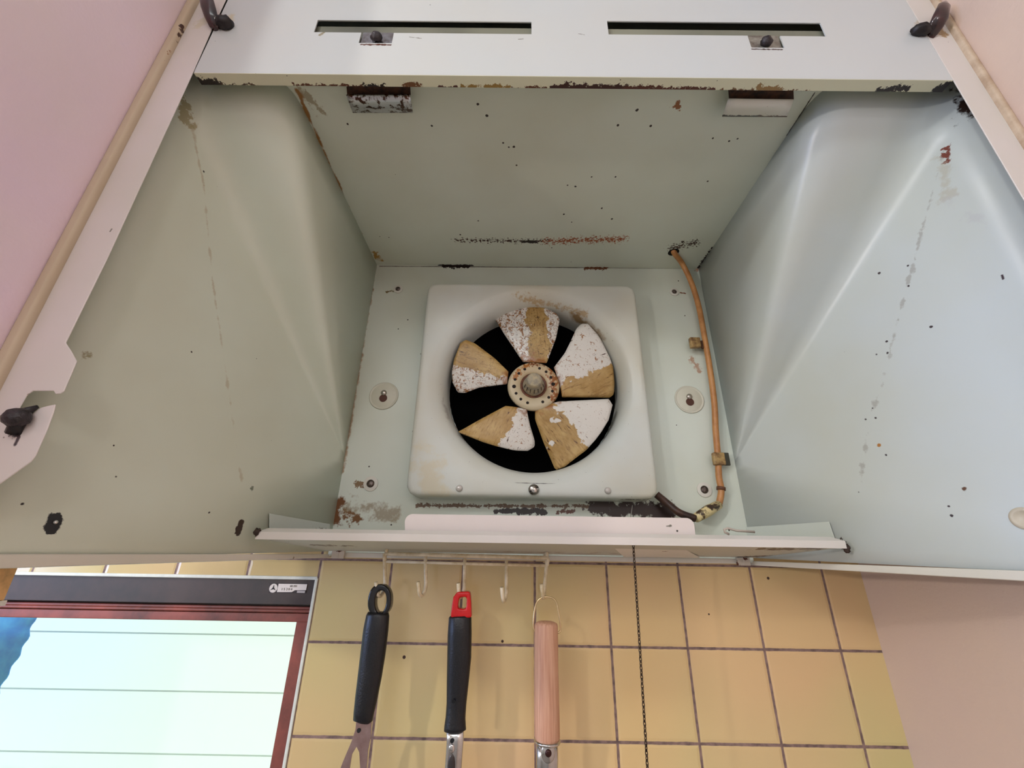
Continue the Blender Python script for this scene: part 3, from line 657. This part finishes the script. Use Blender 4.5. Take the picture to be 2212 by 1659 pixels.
# loose retaining wire beside the splash plate
w_ = [PY(1575, 1154, .53), PY(1566, 1150, .53), PY(1564, 1144, .53), PY(1572, 1141, .53), PY(1590, 1146, .53), PY(1630, 1149, .53)]
tag(obj('bent_clip', MB().tube(w_, .0014, 8), plain('cream_plastic', srgb(200, 186, 174), .4), smooth=True), 'small bent cream clip lying in the tray right of the splash plate', 'clip')

# ------------------------------------------------------------------ ventilation fan
fan = thing('ventilation_fan', 'square white exhaust fan with five grease stained blades', 'fan', (DX, YP, DZ-.18))
YPL = .590
fx0, fx1, fz0, fz1 = -.1500, .2040, .0695, .4240
def rrect(n, inset=0, rad=.016):
    pts = []; x0, x1, z0, z1 = fx0+inset, fx1-inset, fz0+inset, fz1-inset; r_ = max(.002, rad-inset)
    for k in range(n):
        th = 2*math.pi*k/n; c_, s_ = math.cos(th), math.sin(th)
        # ray from fan axis to rounded square
        best = None
        lo, hi = 0, .5
        for _ in range(30):
            md_ = (lo+hi)/2; x = DX+c_*md_; z = DZ+s_*md_
            qx = max(x0+r_-x, x-(x1-r_), 0); qz = max(z0+r_-z, z-(z1-r_), 0)
            ins = math.hypot(qx, qz) <= r_ and x0 <= x <= x1 and z0 <= z <= z1
            if ins: lo = md_
            else: hi = md_
        pts.append((DX+c_*lo, DZ+s_*lo))
    return pts
n_ = 160; rings = []
for r_, y in ((.1385, .650), (.1385, .632), (.1392, .622), (.1410, .613), (.1445, .604), (.1490, .5975), (.1550, .5935), (.1620, .5912), (.1655, .5900)):
    rings.append([(DX+r_*math.cos(2*math.pi*k/n_), y, DZ+r_*math.sin(2*math.pi*k/n_)) for k in range(n_+1)])
for ins, y in ((.0075, YPL), (.0040, YPL+.0006), (.0018, YPL+.0022), (.0004, YPL+.0050), (0, YPL+.009), (0, YP-.0006)):
    rp = rrect(n_, ins); rp.append(rp[0]); rings.append([(a, y, b) for a, b in rp])
pst = [(PY(900, 1000, YPL), PY(960, 1060, YPL), .022, srgb(214, 206, 180), .05, 30, .02, .8), (PY(1345, 1080, YPL+.01), PY(1425, 1072, YPL+.01), .003, srgb(70, 46, 30), .006), (PY(890, 1078, YPL+.006), PY(1300, 1086, YPL+.006), .0015, srgb(110, 90, 60), .004), (PY(1418, 1060, YPL), None, .0016, DARK, .003), (PY(1100, 636, .60), PY(1260, 680, .60), .008, srgb(186, 156, 110), .018, 160, .006, .8), (PY(1240, 680, .61), PY(1290, 730, .612), .013, srgb(140, 108, 60), .018, 60, .012, .9), (PY(940, 830, .61), PY(980, 960, .61), .008, srgb(170, 166, 158), .02, 60, .008, .7), (PY(1108, 1043, .592), PY(1200, 1045, .592), .0008, DARK, .0004)]
obj('frame_plate', MB().grid(rings), enamel('fan_frame_enamel', srgb(218, 224, 220), .38, speck=.45, speck_scale=150, stains=pst, var=.16, grime=srgb(206, 196, 168)), fan, smooth=True)
M_black = plain('matte_black', (.002, .002, .002, 1), 1.0); M_black.node_tree.nodes['Principled BSDF'].inputs['Specular IOR Level'].default_value = 0  # matte black without specular, for duct and motor
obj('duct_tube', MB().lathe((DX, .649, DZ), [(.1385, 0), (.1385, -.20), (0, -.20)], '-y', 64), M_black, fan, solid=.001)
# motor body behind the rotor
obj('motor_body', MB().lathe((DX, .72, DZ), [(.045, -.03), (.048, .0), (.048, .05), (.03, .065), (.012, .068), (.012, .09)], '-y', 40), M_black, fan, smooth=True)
def blade_mat(k, ang):
    mt, t, bs = nt('blade_grease_%d' % k); geo = N(t, 'ShaderNodeNewGeometry').outputs['Position']
    s = N(t, 'ShaderNodeSeparateXYZ'); t.links.new(geo, s.inputs[0])
    # direction across the blade
    a = math.radians(ang); nx, nz = -math.sin(a), math.cos(a)
    u = math_(t, 'ADD', math_(t, 'MULTIPLY', math_(t, 'SUBTRACT', s.outputs[0], DX), nx), math_(t, 'MULTIPLY', math_(t, 'SUBTRACT', s.outputs[2], DZ+ZC), nz))
    edge = math_(t, 'ADD', u, math_(t, 'MULTIPLY', math_(t, 'SUBTRACT', noise_tex(t, geo, 55, 5, .6, .4), .5), .045))
    shift = (.000, -.022, .004, .000, .004)[k]; sg = (-1, -1, -1, -1, -1)[k]
    film = ramp(t, math_(t, 'MULTIPLY', math_(t, 'SUBTRACT', edge, shift), sg), -.0008, .0008)
    if k == 0:
        film = math_(t, 'MULTIPLY', film, ramp(t, edge, -.0345, -.0335))
    if k == 2:
        film = math_(t, 'MULTIPLY', film, ramp(t, noise_tex(t, geo, 42, 2), .66, .64))
    rdl = math_(t, 'ADD', math_(t, 'MULTIPLY', math_(t, 'SUBTRACT', s.outputs[0], DX), nz), math_(t, 'MULTIPLY', math_(t, 'SUBTRACT', s.outputs[2], DZ+ZC), -nx))
    sv = N(t, 'ShaderNodeCombineXYZ'); t.links.new(math_(t, 'MULTIPLY', u, 330), sv.inputs[0]); t.links.new(math_(t, 'MULTIPLY', rdl, 60), sv.inputs[1]); sv.inputs[2].default_value = k*7.3
    streak = noise_tex(t, sv.outputs[0], 1.0, 4, .6, .5)
    fc = mixc(t, ramp(t, noise_tex(t, geo, 30, 4, .6), .3, .7), srgb(204, 172, 112), srgb(164, 126, 64))
    fc = mixc(t, math_(t, 'MULTIPLY', ramp(t, streak, .50, .72), .7), fc, srgb(122, 84, 40))
    heavy = (.51, .575, .60, .57, .53)[k]
    wc = mixc(t, ramp(t, noise_tex(t, geo, 130, 6, .75, 1.2), heavy, heavy+.05), srgb(228, 224, 216), srgb(150, 100, 50))
    c = mixc(t, film, wc, fc)
    c = mixc(t, ramp(t, streak, .665, .69), c, srgb(70, 38, 20))
    dk = math_(t, 'MULTIPLY', ramp(t, noise_tex(t, geo, 230, 6, .8, 1.4), heavy+.04, heavy+.08), .85)
    c = mixc(t, dk, c, srgb(58, 32, 18))
    # rust round the root
    rx = math_(t, 'SUBTRACT', s.outputs[0], DX); rz = math_(t, 'SUBTRACT', s.outputs[2], DZ+ZC)
    rad = math_(t, 'SQRT', math_(t, 'ADD', math_(t, 'MULTIPLY', rx, rx), math_(t, 'MULTIPLY', rz, rz)))
    rr_ = math_(t, 'ADD', rad, math_(t, 'MULTIPLY', math_(t, 'SUBTRACT', noise_tex(t, geo, 120, 4), .5), .05))
    c = mixc(t, math_(t, 'MULTIPLY', ramp(t, rr_, .052, .040), .8), c, srgb(150, 92, 44))
    t.links.new(c, bs.inputs['Base Color']); bs.inputs['Roughness'].default_value = .27
    b = N(t, 'ShaderNodeBump'); b.inputs['Strength'].default_value = .4; b.inputs['Distance'].default_value = .001
    t.links.new(noise_tex(t, geo, 160, 5, .7), b.inputs['Height']); t.links.new(b.outputs[0], bs.inputs['Normal'])
    return mt
BL = [
 [(1129.5,782),(1090,723),(1064.6,682),(1067,675),(1076.5,670),(1132,660),(1174.6,664),(1202.5,677),(1209,692),(1201,731),(1181,784)],
 [(1196,795),(1220,763),(1233,737),(1245,710),(1255.5,699.6),(1270,699.6),(1291,723),(1312.6,758),(1324.5,795),(1327,827),(1326,851),(1318,859),(1214.5,858),(1209,827)],
 [(1202.5,868),(1315,862),(1323,875),(1315,906.5),(1294,941),(1265,973),(1225,1004.6),(1206.5,1017),(1198.5,1012.6),(1174.6,957),(1156,906.5),(1156,885)],
 [(1137.5,885),(1116,880),(1092,877),(1036.7,906.5),(990,933),(1026,949),(1066,962),(1111,973),(1140,974),(1154.7,965),(1154.7,951.6),(1145.5,922),(1139,893)],
 [(1098,803),(1068.5,774),(1026,742),(1006,734),(994,742),(982,774),(976,800),(978,827),(989,848),(1005,849),(1034,837.5),(1095,829.5)]]
LEAD = (-1, 1, 1, -1, -1)                    # which side of each blade stands towards the kitchen
ACX, ACZ = PY(1152.5, 834, .615).x, PY(1152.5, 834, .615).z
def blade(k, pxs):
    pts = [PY(a, b, .615) for a, b in pxs]
    P2 = [Vector((p.x-DX, p.z-DZ)) for p in pts]
    cen = sum(P2, Vector((0, 0)))/len(P2); ca = math.atan2(cen.y, cen.x); ex = Vector((math.cos(ca), math.sin(ca))); ey = Vector((-ex.y, ex.x))
    Q = [Vector((p.dot(ex), p.dot(ey))) for p in P2]
    u0 = min(q.x for q in Q)+.0003; u1 = max(q.x for q in Q)-.0003; nr, nc = 26, 14; rows = []
    for i in range(nr+1):
        u = u0+(u1-u0)*(i/nr); xsn = []
        for a, b in zip(Q, Q[1:]+Q[:1]):
            if (a.x-u)*(b.x-u) < 0: xsn.append(a.y+(b.y-a.y)*(u-a.x)/(b.x-a.x))
        if len(xsn) < 2: continue
        lo, hi = min(xsn), max(xsn); row = []
        for j in range(nc+1):
            v = lo+(hi-lo)*j/nc
            # pitched, slightly cambered sheet
            y = .615-(v/.06)*.0085*LEAD[k] - .0030*(1-(2*j/nc-1)**2)
            sc_ = y/.615
            p = ex*u+ey*v; X, Z = (DX+p.x)*sc_, (DZ+p.y)*sc_
            row.append((X, y, Z))
        rows.append(row)
    return rows, math.degrees(ca)
for k, pxs in enumerate(BL):
    rows, ang = blade(k, pxs)
    obj('blade', MB().grid(rows), blade_mat(k, ang), fan, smooth=True, solid=.0012, solid_off=0)
M_hub = enamel('hub_enamel', srgb(206, 196, 168), .35, speck=.0, stains=[((DX-.03, .61, DZ+.01), (DX-.01, .61, DZ+.036), .004, srgb(170, 108, 44), .02, 160), ((DX+.03, .61, DZ+.03), (DX+.035, .61, DZ-.03), .005, srgb(150, 90, 40), .024, 180), ((DX-.02, .61, DZ+.038), (DX+.03, .61, DZ+.034), .004, srgb(120, 66, 30), .014, 200)], var=.2, grime=srgb(190, 150, 90))
HY = .6165; hcx, hcz = ACX, ACZ
hub = obj('hub', MB().lathe((hcx, HY, hcz), [(.020, -.004), (.0400, -.003), (.0418, .0), (.0405, .0035), (.036, .0050), (.024, .0052), (.0195, .0025), (.018, -.002), (0, -.002)], '-y', 64), M_hub, fan, smooth=True)
M_hh = plain('hub_hole_black', srgb(26, 14, 8), .8)
for k in range(16):
    a = 2*math.pi*(k+.2)/16
    if k in (12, 4): continue
    hm = MB().lathe((hcx+.0312*math.cos(a), HY-.0050, hcz+.0312*math.sin(a)), [(.0024 if k % 4 else .0032, 0), (.0022 if k % 4 else .003, .0005)], '-y', 12)
    obj('hub_hole', hm, M_hh, hub)
spn = obj('spinner', MB().lathe((hcx, HY-.0005, hcz), [(.0172, 0), (.0176, .004), (.0158, .009), (.0140, .018), (.0120, .026), (.0110, .0285), (.0098, .0292), (0, .0292)], '-y', 40), plain('grey_plastic', srgb(150, 144, 130), .55, nscale=120, col2=srgb(186, 172, 140), bump=.4, bscale=260), fan, smooth=True)
M_rib = plain('rib_dark', srgb(50, 40, 32), .6)
for k in range(7):
    a = math.radians(200+k*24); d = Vector((math.cos(a), 0, math.sin(a)))
    sm_ = MB().tube([Vector((hcx, HY-.010, hcz))+d*.0158, Vector((hcx, HY-.020, hcz))+d*.0142], .0006, 6)
    obj('spinner_rib', sm_, M_rib, spn)
obj('collar', MB().lathe((hcx, HY, hcz), [(.0215, .0), (.0215, .0035), (.0195, .0045), (.0180, .003)], '-y', 40), plain('collar_rust', srgb(120, 66, 36), .5, nscale=160, col2=srgb(70, 34, 22)), hub, smooth=True)
# slotted screw and rivets on the frame plate
c = PY(1153, 1058, YPL-.0004)
scw = obj('slotted_screw', MB().lathe(c, [(.0075, 0), (.0075, .0018), (.006, .0034), (.003, .0042), (0, .0044)], '-y', 28), plain('screw_chrome', srgb(196, 192, 186), .25, .95, nscale=200, col2=srgb(90, 80, 70)), fan, smooth=True)
sl = MB(); d = Vector((.0062, 0, .0036)); n = Vector((-.0004, 0, .0008)); cc = c+Vector((0, -.0040, 0))
sl.prism([cc-d-n, cc+d-n, cc+d+n, cc-d+n], (0, .0006, 0)); obj('screw_slot', sl, plain('slot_black', srgb(14, 10, 8), .8), scw)
for a, b in ((992, 1055), (1313, 1060)):
    obj('rivet', MB().lathe(PY(a, b, YPL-.0002), [(.0048, 0), (.0044, .0014), (.0026, .0026), (0, .0030)], '-y', 20), plain('rivet_paint', srgb(206, 200, 194), .25, .2), fan, smooth=True)

# ------------------------------------------------------------------ cable down the right of the back panel
cab = thing('power_cable', 'tan power cable running down the right of the fan', 'cable', (.29, YP-.01, .04))
M_cab = plain('tan_cable', srgb(196, 140, 84), .42, nscale=50, col2=srgb(168, 112, 62))
def smooth_pts(P, n=6):
    P = [Vector(p) for p in P]; out = []
    for i in range(len(P)-1):
        a = P[max(i-1, 0)]; b = P[i]; c = P[i+1]; d = P[min(i+2, len(P)-1)]
        for k in range(n):
            f = k/n; out.append(.5*((2*b)+(c-a)*f+(2*a-5*b+4*c-d)*f*f+(3*b-a-3*c+d)*f**3))
    out.append(P[-1]); return out
y_ = .6165
cp = [Vector((hc.x, hc.y, HZ+.012)), Vector((hc.x+.001, hc.y, HZ-.001)), PY(1474, 570, .607), PY(1494, 612, .612), PY(1510, 665, .615), PY(1523, 735, .616), PY(1534, 800, y_), PY(1543, 870, y_), PY(1546, 930, y_), PY(1551, 990, y_), PY(1553, 1030, y_), PY(1558, 1060, y_), PY(1553, 1090, y_)]
obj('sheath', MB().tube(smooth_pts(cp), .0046, 12), M_cab, cab, smooth=True)
M_brass = plain('tan_clip', srgb(176, 146, 92), .4, nscale=80, col2=srgb(90, 52, 28))
M_olive = plain('olive_plate', srgb(58, 58, 46), .5)
for (a, b, s) in ((1512, 740, 0), (1556, 991, 1)):
    c = PY(a, b, .612)
    xo = -.006 if not s else 0
    k = obj('cable_clip', MB().box(c.x-.0105+xo, c.x+.007+xo, .6095, .618, c.z-.0095, c.z+.0095), M_brass, cab, bevel=.002)
    if s: obj('clip_plate', MB().box(c.x+.004, c.x+.0165, .616, .6185, c.z-.009, c.z+.0105), M_olive, k, bevel=.002)
    else: obj('clip_plate', MB().box(c.x+.0035, c.x+.010, .6150, .6185, c.z-.009, c.z+.006), plain('brown_plate', srgb(84, 50, 26), .6), k, bevel=.001)
obj('cable_band', MB().tube([PY(1557.5, 1052, y_), PY(1557.5, 1059, y_)], .0062, 12), plain('dark_band', srgb(96, 58, 34), .6), cab, smooth=True)
obj('connector_sleeve', MB().tube([PY(1553, 1090, y_), PY(1530, 1103, .61), PY(1503, 1119, .60)], [.006, .0078, .0062], 12), plain('greasy_sleeve', srgb(222, 204, 150), .4, nscale=70, col2=srgb(60, 40, 24), lo=.52, hi=.60), cab, smooth=True)
obj('motor_lead', MB().tube(smooth_pts([PY(1418, 1068, .612), PY(1440, 1086, .61), PY(1468, 1108, .602), PY(1502, 1120, .60)]), .0052, 10), plain('dark_lead', srgb(70, 42, 28), .5, nscale=90, col2=srgb(34, 20, 14)), cab, smooth=True)

# ------------------------------------------------------------------ pull chain
ch = MB(); c0 = PY(1368, 1176, .515); c1 = PY(1399, 1665, .520); c1 = c0+(c1-c0)*1.35
L = (c1-c0).length; dirc = (c1-c0).normalized(); pitch = .0040; nl = int(L/pitch)
for i in range(nl):
    m_ = c0+dirc*(pitch*(i+.5)); sx = Vector((math.cos(.6), math.sin(.6), 0)) if i % 2 else Vector((-math.sin(.6), math.cos(.6), 0))
    loop = [m_+sx*(.0013*math.cos(2*math.pi*k/8))+dirc*(.0029*math.sin(2*math.pi*k/8)) for k in range(8)]
    ch.tube(loop, .00052, 5, closed=True)
chn = thing('pull_chain', 'thin dark metal pull chain hanging in front of the tiles', 'chain', (c0.x, c0.y, c1.z))
obj('chain_links', ch, plain('dark_steel_chain', srgb(96, 80, 68), .35, .8, nscale=400, col2=srgb(40, 28, 24)), chn, smooth=True)
# the cord reaches the fan behind the splash plate
obj('upper_cord', MB().tube([c0+Vector((0, 0, -.001)), c0+Vector((-.001, .006, .02)), PY(1366, 1092, .58)], .0006, 6), plain('cord_grey', srgb(150, 146, 140), .5), chn, smooth=True)

# ------------------------------------------------------------------ hook rack on the rim
YK = .592
rack = thing('hook_rack', 'cream coated wire rack with five hooks hung on the hood rim', 'hook rack', (PY(1005, 1210, YK).x, YK, PY(1005, 1290, YK).z))
M_wire = plain('cream_wire', srgb(240, 226, 196), .35, nscale=60, col2=srgb(206, 184, 140))
wr = .0019
P0, P1, P2, P3 = PY(831, 1196, YK), PY(1184, 1205, YK), PY(831, 1213, YK), PY(1181, 1222, YK)
obj('frame_wire', MB().tube([P0, P1], .0026, 10).tube([P2, P3], wr, 10).tube([P0, P2], .0026, 10).tube([P1, P3], .0026, 10), M_wire, rack, smooth=True)
for a, b in ((835, 1187), (1181, 1196)):
    p = PY(a, b, YK)
    obj('hanger_tab', MB().tube([PY(a, b+10, YK), p, Vector((p.x, .612, p.z+.0035)), Vector((p.x, .6265, p.z+.003)), Vector((p.x, .6268, p.z-.012))], .0024, 8), M_wire, rack, smooth=True)
hk = [(831, 1200, 825, 1288), (919, 1203, 915, 1287), (1004, 1206, 1000, 1290), (1094, 1209, 1093, 1299), (1181, 1210, 1178, 1292)]
HB = []
for i, (a, b, c, d) in enumerate(hk):
    t0 = PY(a, b, YK); yb = YK-.004
    bot = PY(c, d, YK-.010); x1 = bot.x
    R = .0095; zc = bot.z+R
    pts = [t0, Vector((t0.x*.5+x1*.5, YK, (t0.z+zc)/2)), Vector((x1, YK-.001, zc+.004))]
    for k in range(9):
        th = math.pi*k/8; pts.append(Vector((x1-.0006*k, YK-.001-R+R*math.cos(th), zc-R*math.sin(th))))
    pts.append(Vector((x1-.006 if i in (0, 1) else x1-.0055, YK-.001-2*R-.002, zc+.007)))
    obj('hook', MB().tube(pts, .0023, 10), M_wire, rack, smooth=True)
    HB.append(Vector((x1, YK-.001-R, bot.z)))

# ------------------------------------------------------------------ hanging utensils
def spx(P): return FPX/P.dot(FW)             # pixels per metre at a point
def swept(lst, Y, seg=24, sq=.8):
    P = [PY(a, b, Y) for a, b, w_ in lst]; R = [w_/2/spx(p) for p, (a, b, w_) in zip(P, lst)]
    return P, R
def flatloop(outer, inner, Y, th):            # ring plate between two closed outlines given in pixels
    n = len(outer); A = [PY(a, b, Y) for a, b in outer]; B = [PY(a, b, Y) for a, b in inner]
    o = Vector((0, th, 0)); mb = MB(); vs = A+B+[v+o for v in A]+[v+o for v in B]; fs = []
    for i in range(n):
        j = (i+1) % n
        fs += [(i, j, n+j, n+i), (2*n+i, 3*n+i, 3*n+j, 2*n+j), (i, 2*n+i, 2*n+j, j), (n+i, n+j, 3*n+j, 3*n+i)]
    return mb.add(vs, fs)
def oval(cx, cy, rx, ry, n=36, p=2.0, sk=0, taper=0):
    out = []
    for k in range(n):
        a = 2*math.pi*k/n; c_, s_ = math.cos(a), math.sin(a)
        x = math.copysign(abs(c_)**(2/p), c_); y = math.copysign(abs(s_)**(2/p), s_)
        out.append((cx+rx*x*(1+taper*y)+sk*y, cy+ry*y))
    return out
YU = .575
M_rub = plain('black_rubber_grip', srgb(14, 15, 20), .36, nscale=90, col2=srgb(10, 10, 13), bump=.15, bscale=600)
M_pls = plain('glossy_black_plastic', srgb(14, 14, 18), .12)
M_stl = plain('brushed_steel', srgb(190, 178, 170), .3, .9, nscale=30, col2=srgb(150, 130, 122))
M_chr = plain('polished_steel', srgb(214, 212, 210), .16, 1.0, nscale=20, col2=srgb(180, 176, 172))
def utensil_head(pts_px, Y, mat, parent, name, holes=(), th=.0014):
    pass
# 1: black handled turner
u1 = thing('kitchen_turner', 'turner with long black grip and black loop on the leftmost hook', 'kitchen utensil', (PY(760, 1659, YU).x, YU, -.55))
out = oval(819, 1297, 25.5, 35, 40, 2.3, -2.0, .05); inn = oval(821.5, 1300, 12, 24, 40, 2.2, -1.5, -.05)
obj('hanging_loop', flatloop(out, inn, YU-.006, .013), M_pls, u1, bevel=.002)
P, R = swept([(817, 1322, 44), (816, 1330, 50), (812, 1360, 54), (806, 1410, 54), (799, 1460, 52), (791, 1510, 48), (786, 1540, 44), (784, 1556, 42), (783, 1560, 30)], YU)
obj('grip', MB().tube(P, R, 28, squash=.62), M_rub, u1, smooth=True)
nk = [PY(*p, YU) for p in ((770, 1550), (803, 1550), (801, 1590), (795, 1620), (792, 1660), (790, 1720), (790, 1800), (834, 1840), (834, 2200), (640, 2200), (640, 1840), (690, 1800), (720, 1700), (741, 1645), (760, 1600), (768, 1575))]
sl_ = [PY(*p, YU) for p in ((770, 1613), (776, 1625), (778, 1660), (776, 1760), (750, 1790), (738, 1760), (752, 1680), (760, 1630))]
def plate_with_hole(outer, hole, th):
    import bmesh
    from mathutils.geometry import tessellate_polygon
    tri = tessellate_polygon([outer, hole]); vs = list(outer)+list(hole); n = len(vs); mb = MB()
    off = Vector((0, th, 0)); mb.add(vs+[v+off for v in vs], [tuple(t_) for t_ in tri]+[tuple(i+n for i in t_[::-1]) for t_ in tri])
    k = len(outer)
    mb.f += [(i, i+n, (i+1) % k+n, (i+1) % k) for i in range(k)]
    h = len(hole); mb.f += [(k+i, k+(i+1) % h, k+(i+1) % h+n, k+i+n) for i in range(h)]
    return mb
hd = obj('steel_blade', plate_with_hole(nk, sl_, .0014), plain('warm_steel', srgb(176, 150, 144), .3, .85, nscale=26, col2=srgb(150, 120, 116)), u1)
obj('rivet_hole', MB().lathe(PY(775, 1578, YU-.0003), [(.0022, 0), (.0022, .0003)], '-y', 16), plain('rivet_black', srgb(10, 8, 8), .7), hd)
# 2: black grip with red end
u2 = thing('slotted_spoon', 'utensil with black grip and bright red hanging end on the middle hook', 'kitchen utensil', (PY(980, 1659, YU).x, YU, -.55))
M_red = plain('red_plastic', srgb(214, 20, 22), .2, nscale=40, col2=srgb(190, 12, 16))
outr = [(987, 1279), (994, 1278.5), (1003, 1278), (1011, 1278), (1015, 1279), (1016.5, 1290), (1017.5, 1302), (1018, 1318), (1018.5, 1334), (1006, 1336), (996, 1336), (986, 1336), (973, 1334), (974, 1322), (976, 1306), (979, 1290)]
innr = [(992, 1291), (996, 1290.5), (1000, 1290), (1005, 1290), (1008, 1291), (1008, 1297), (1007.5, 1303), (1007, 1309), (1006, 1315), (1000, 1316), (996, 1315), (992, 1315), (989, 1313), (989.5, 1307), (990, 1301), (991, 1295)]
obj('red_end', flatloop(outr, innr, YU-.007, .014), M_red, u2, bevel=.0018)
P, R = swept([(994, 1330, 44), (994, 1334, 49), (993, 1370, 52), (992, 1420, 52), (989, 1470, 48), (986, 1520, 43), (984, 1550, 43), (983, 1570, 47), (983, 1577, 48), (983, 1579, 40)], YU)
g2 = obj('grip', MB().tube(P, R, 28, squash=.66), M_rub, u2, smooth=True)
obj('grip_dimple', MB().lathe(PY(979.5, 1515, YU-.0105), [(.0020, 0), (.0020, .0004)], '-y', 16), plain('dimple_black', (.002, .002, .002, 1), .9), g2)
P, R = swept([(983, 1574, 38), (983, 1600, 37), (981, 1630, 36), (979, 1660, 36), (977, 1720, 34), (975, 1780, 30)], YU)
s2 = obj('steel_shank', MB().tube(P, R, 24, squash=.35), M_chr, u2, smooth=True)
obj('shank_hole', MB().lathe(PY(976.5, 1600, YU-.0045), [(.0022, 0), (.0022, .0006)], '-y', 16), plain('shank_hole_black', (.003, .003, .003, 1), .8), s2)
obj('shank_dimple', MB().ball(PY(975.5, 1617, YU-.0035), .0036, (1, .45, 1.2), 16), M_chr, s2, smooth=True)
obj('shank_slot', MB().ball(PY(975, 1655, YU-.0030), .0042, (1, .35, 2.6), 16), plain('slot_shadow', srgb(70, 64, 62), .3, .6), s2, smooth=True)
c = PY(975, 1840, YU); obj('spoon_bowl', MB().ball(c, .030, (1, .25, 1.5), 28), M_chr, u2, smooth=True)
# 3: wooden handle
u3 = thing('skimmer', 'utensil with pale wooden handle and wire loop on the rightmost hook', 'kitchen utensil', (PY(1180, 1659, YU).x, YU, -.55))
mt, t, bs = nt('pale_wood'); geo = N(t, 'ShaderNodeNewGeometry').outputs['Position']
mp = N(t, 'ShaderNodeMapping'); mp.inputs['Scale'].default_value = (420, 420, 14); t.links.new(geo, mp.inputs[0])
gr = noise_tex(t, mp.outputs[0], 1.0, 5, .6)
t.links.new(mixc(t, ramp(t, gr, .3, .7), srgb(224, 178, 148), srgb(188, 132, 102)), bs.inputs['Base Color']); bs.inputs['Roughness'].default_value = .55
P, R = swept([(1180, 1343, 34), (1180, 1346, 46), (1180, 1351, 50), (1180, 1380, 51), (1180, 1440, 52), (1181, 1520, 54), (1182, 1590, 55), (1182, 1600, 50)], YU)
wh = obj('wooden_handle', MB().tube(P, R, 32), mt, u3, smooth=True)
M_gold = plain('brassy_wire', srgb(222, 196, 150), .25, .7)
bl = smooth_pts([PY(*p, YU) for p in ((1163, 1366), (1155, 1363), (1152, 1350), (1154, 1325), (1159, 1302), (1170, 1291), (1181, 1289.5), (1193, 1292), (1202, 1302), (1208, 1330), (1211, 1352), (1210, 1364), (1203, 1367))], 5)
obj('wire_bail', MB().tube(bl, .0011, 8), M_gold, u3, smooth=True)
P, R = swept([(1182, 1597, 56), (1182, 1601, 58), (1182, 1604, 56), (1182, 1606, 48)], YU)
obj('ferrule', MB().tube(P, R, 32), M_chr, u3, smooth=True)
P, R = swept([(1182, 1600, 46), (1182, 1640, 48), (1181, 1700, 46), (1180, 1760, 20)], YU)
shn = obj('steel_shank', MB().tube(P, R, 28, squash=.55), M_chr, u3, smooth=True)
obj('shank_rivet', MB().ball(PY(1184, 1625, YU-.0075), .0078, (1, .35, 1.25), 24), M_chr, shn, smooth=True)
obj('rivet_core', MB().ball(PY(1184.5, 1627, YU-.0100), .0036, (1, .5, 1), 20), plain('rivet_dark', srgb(60, 30, 26), .15, .5), shn, smooth=True)
obj('skimmer_bowl', MB().ball(PY(1180, 1900, YU), .05, (1, .2, 1), 32), M_chr, u3, smooth=True)
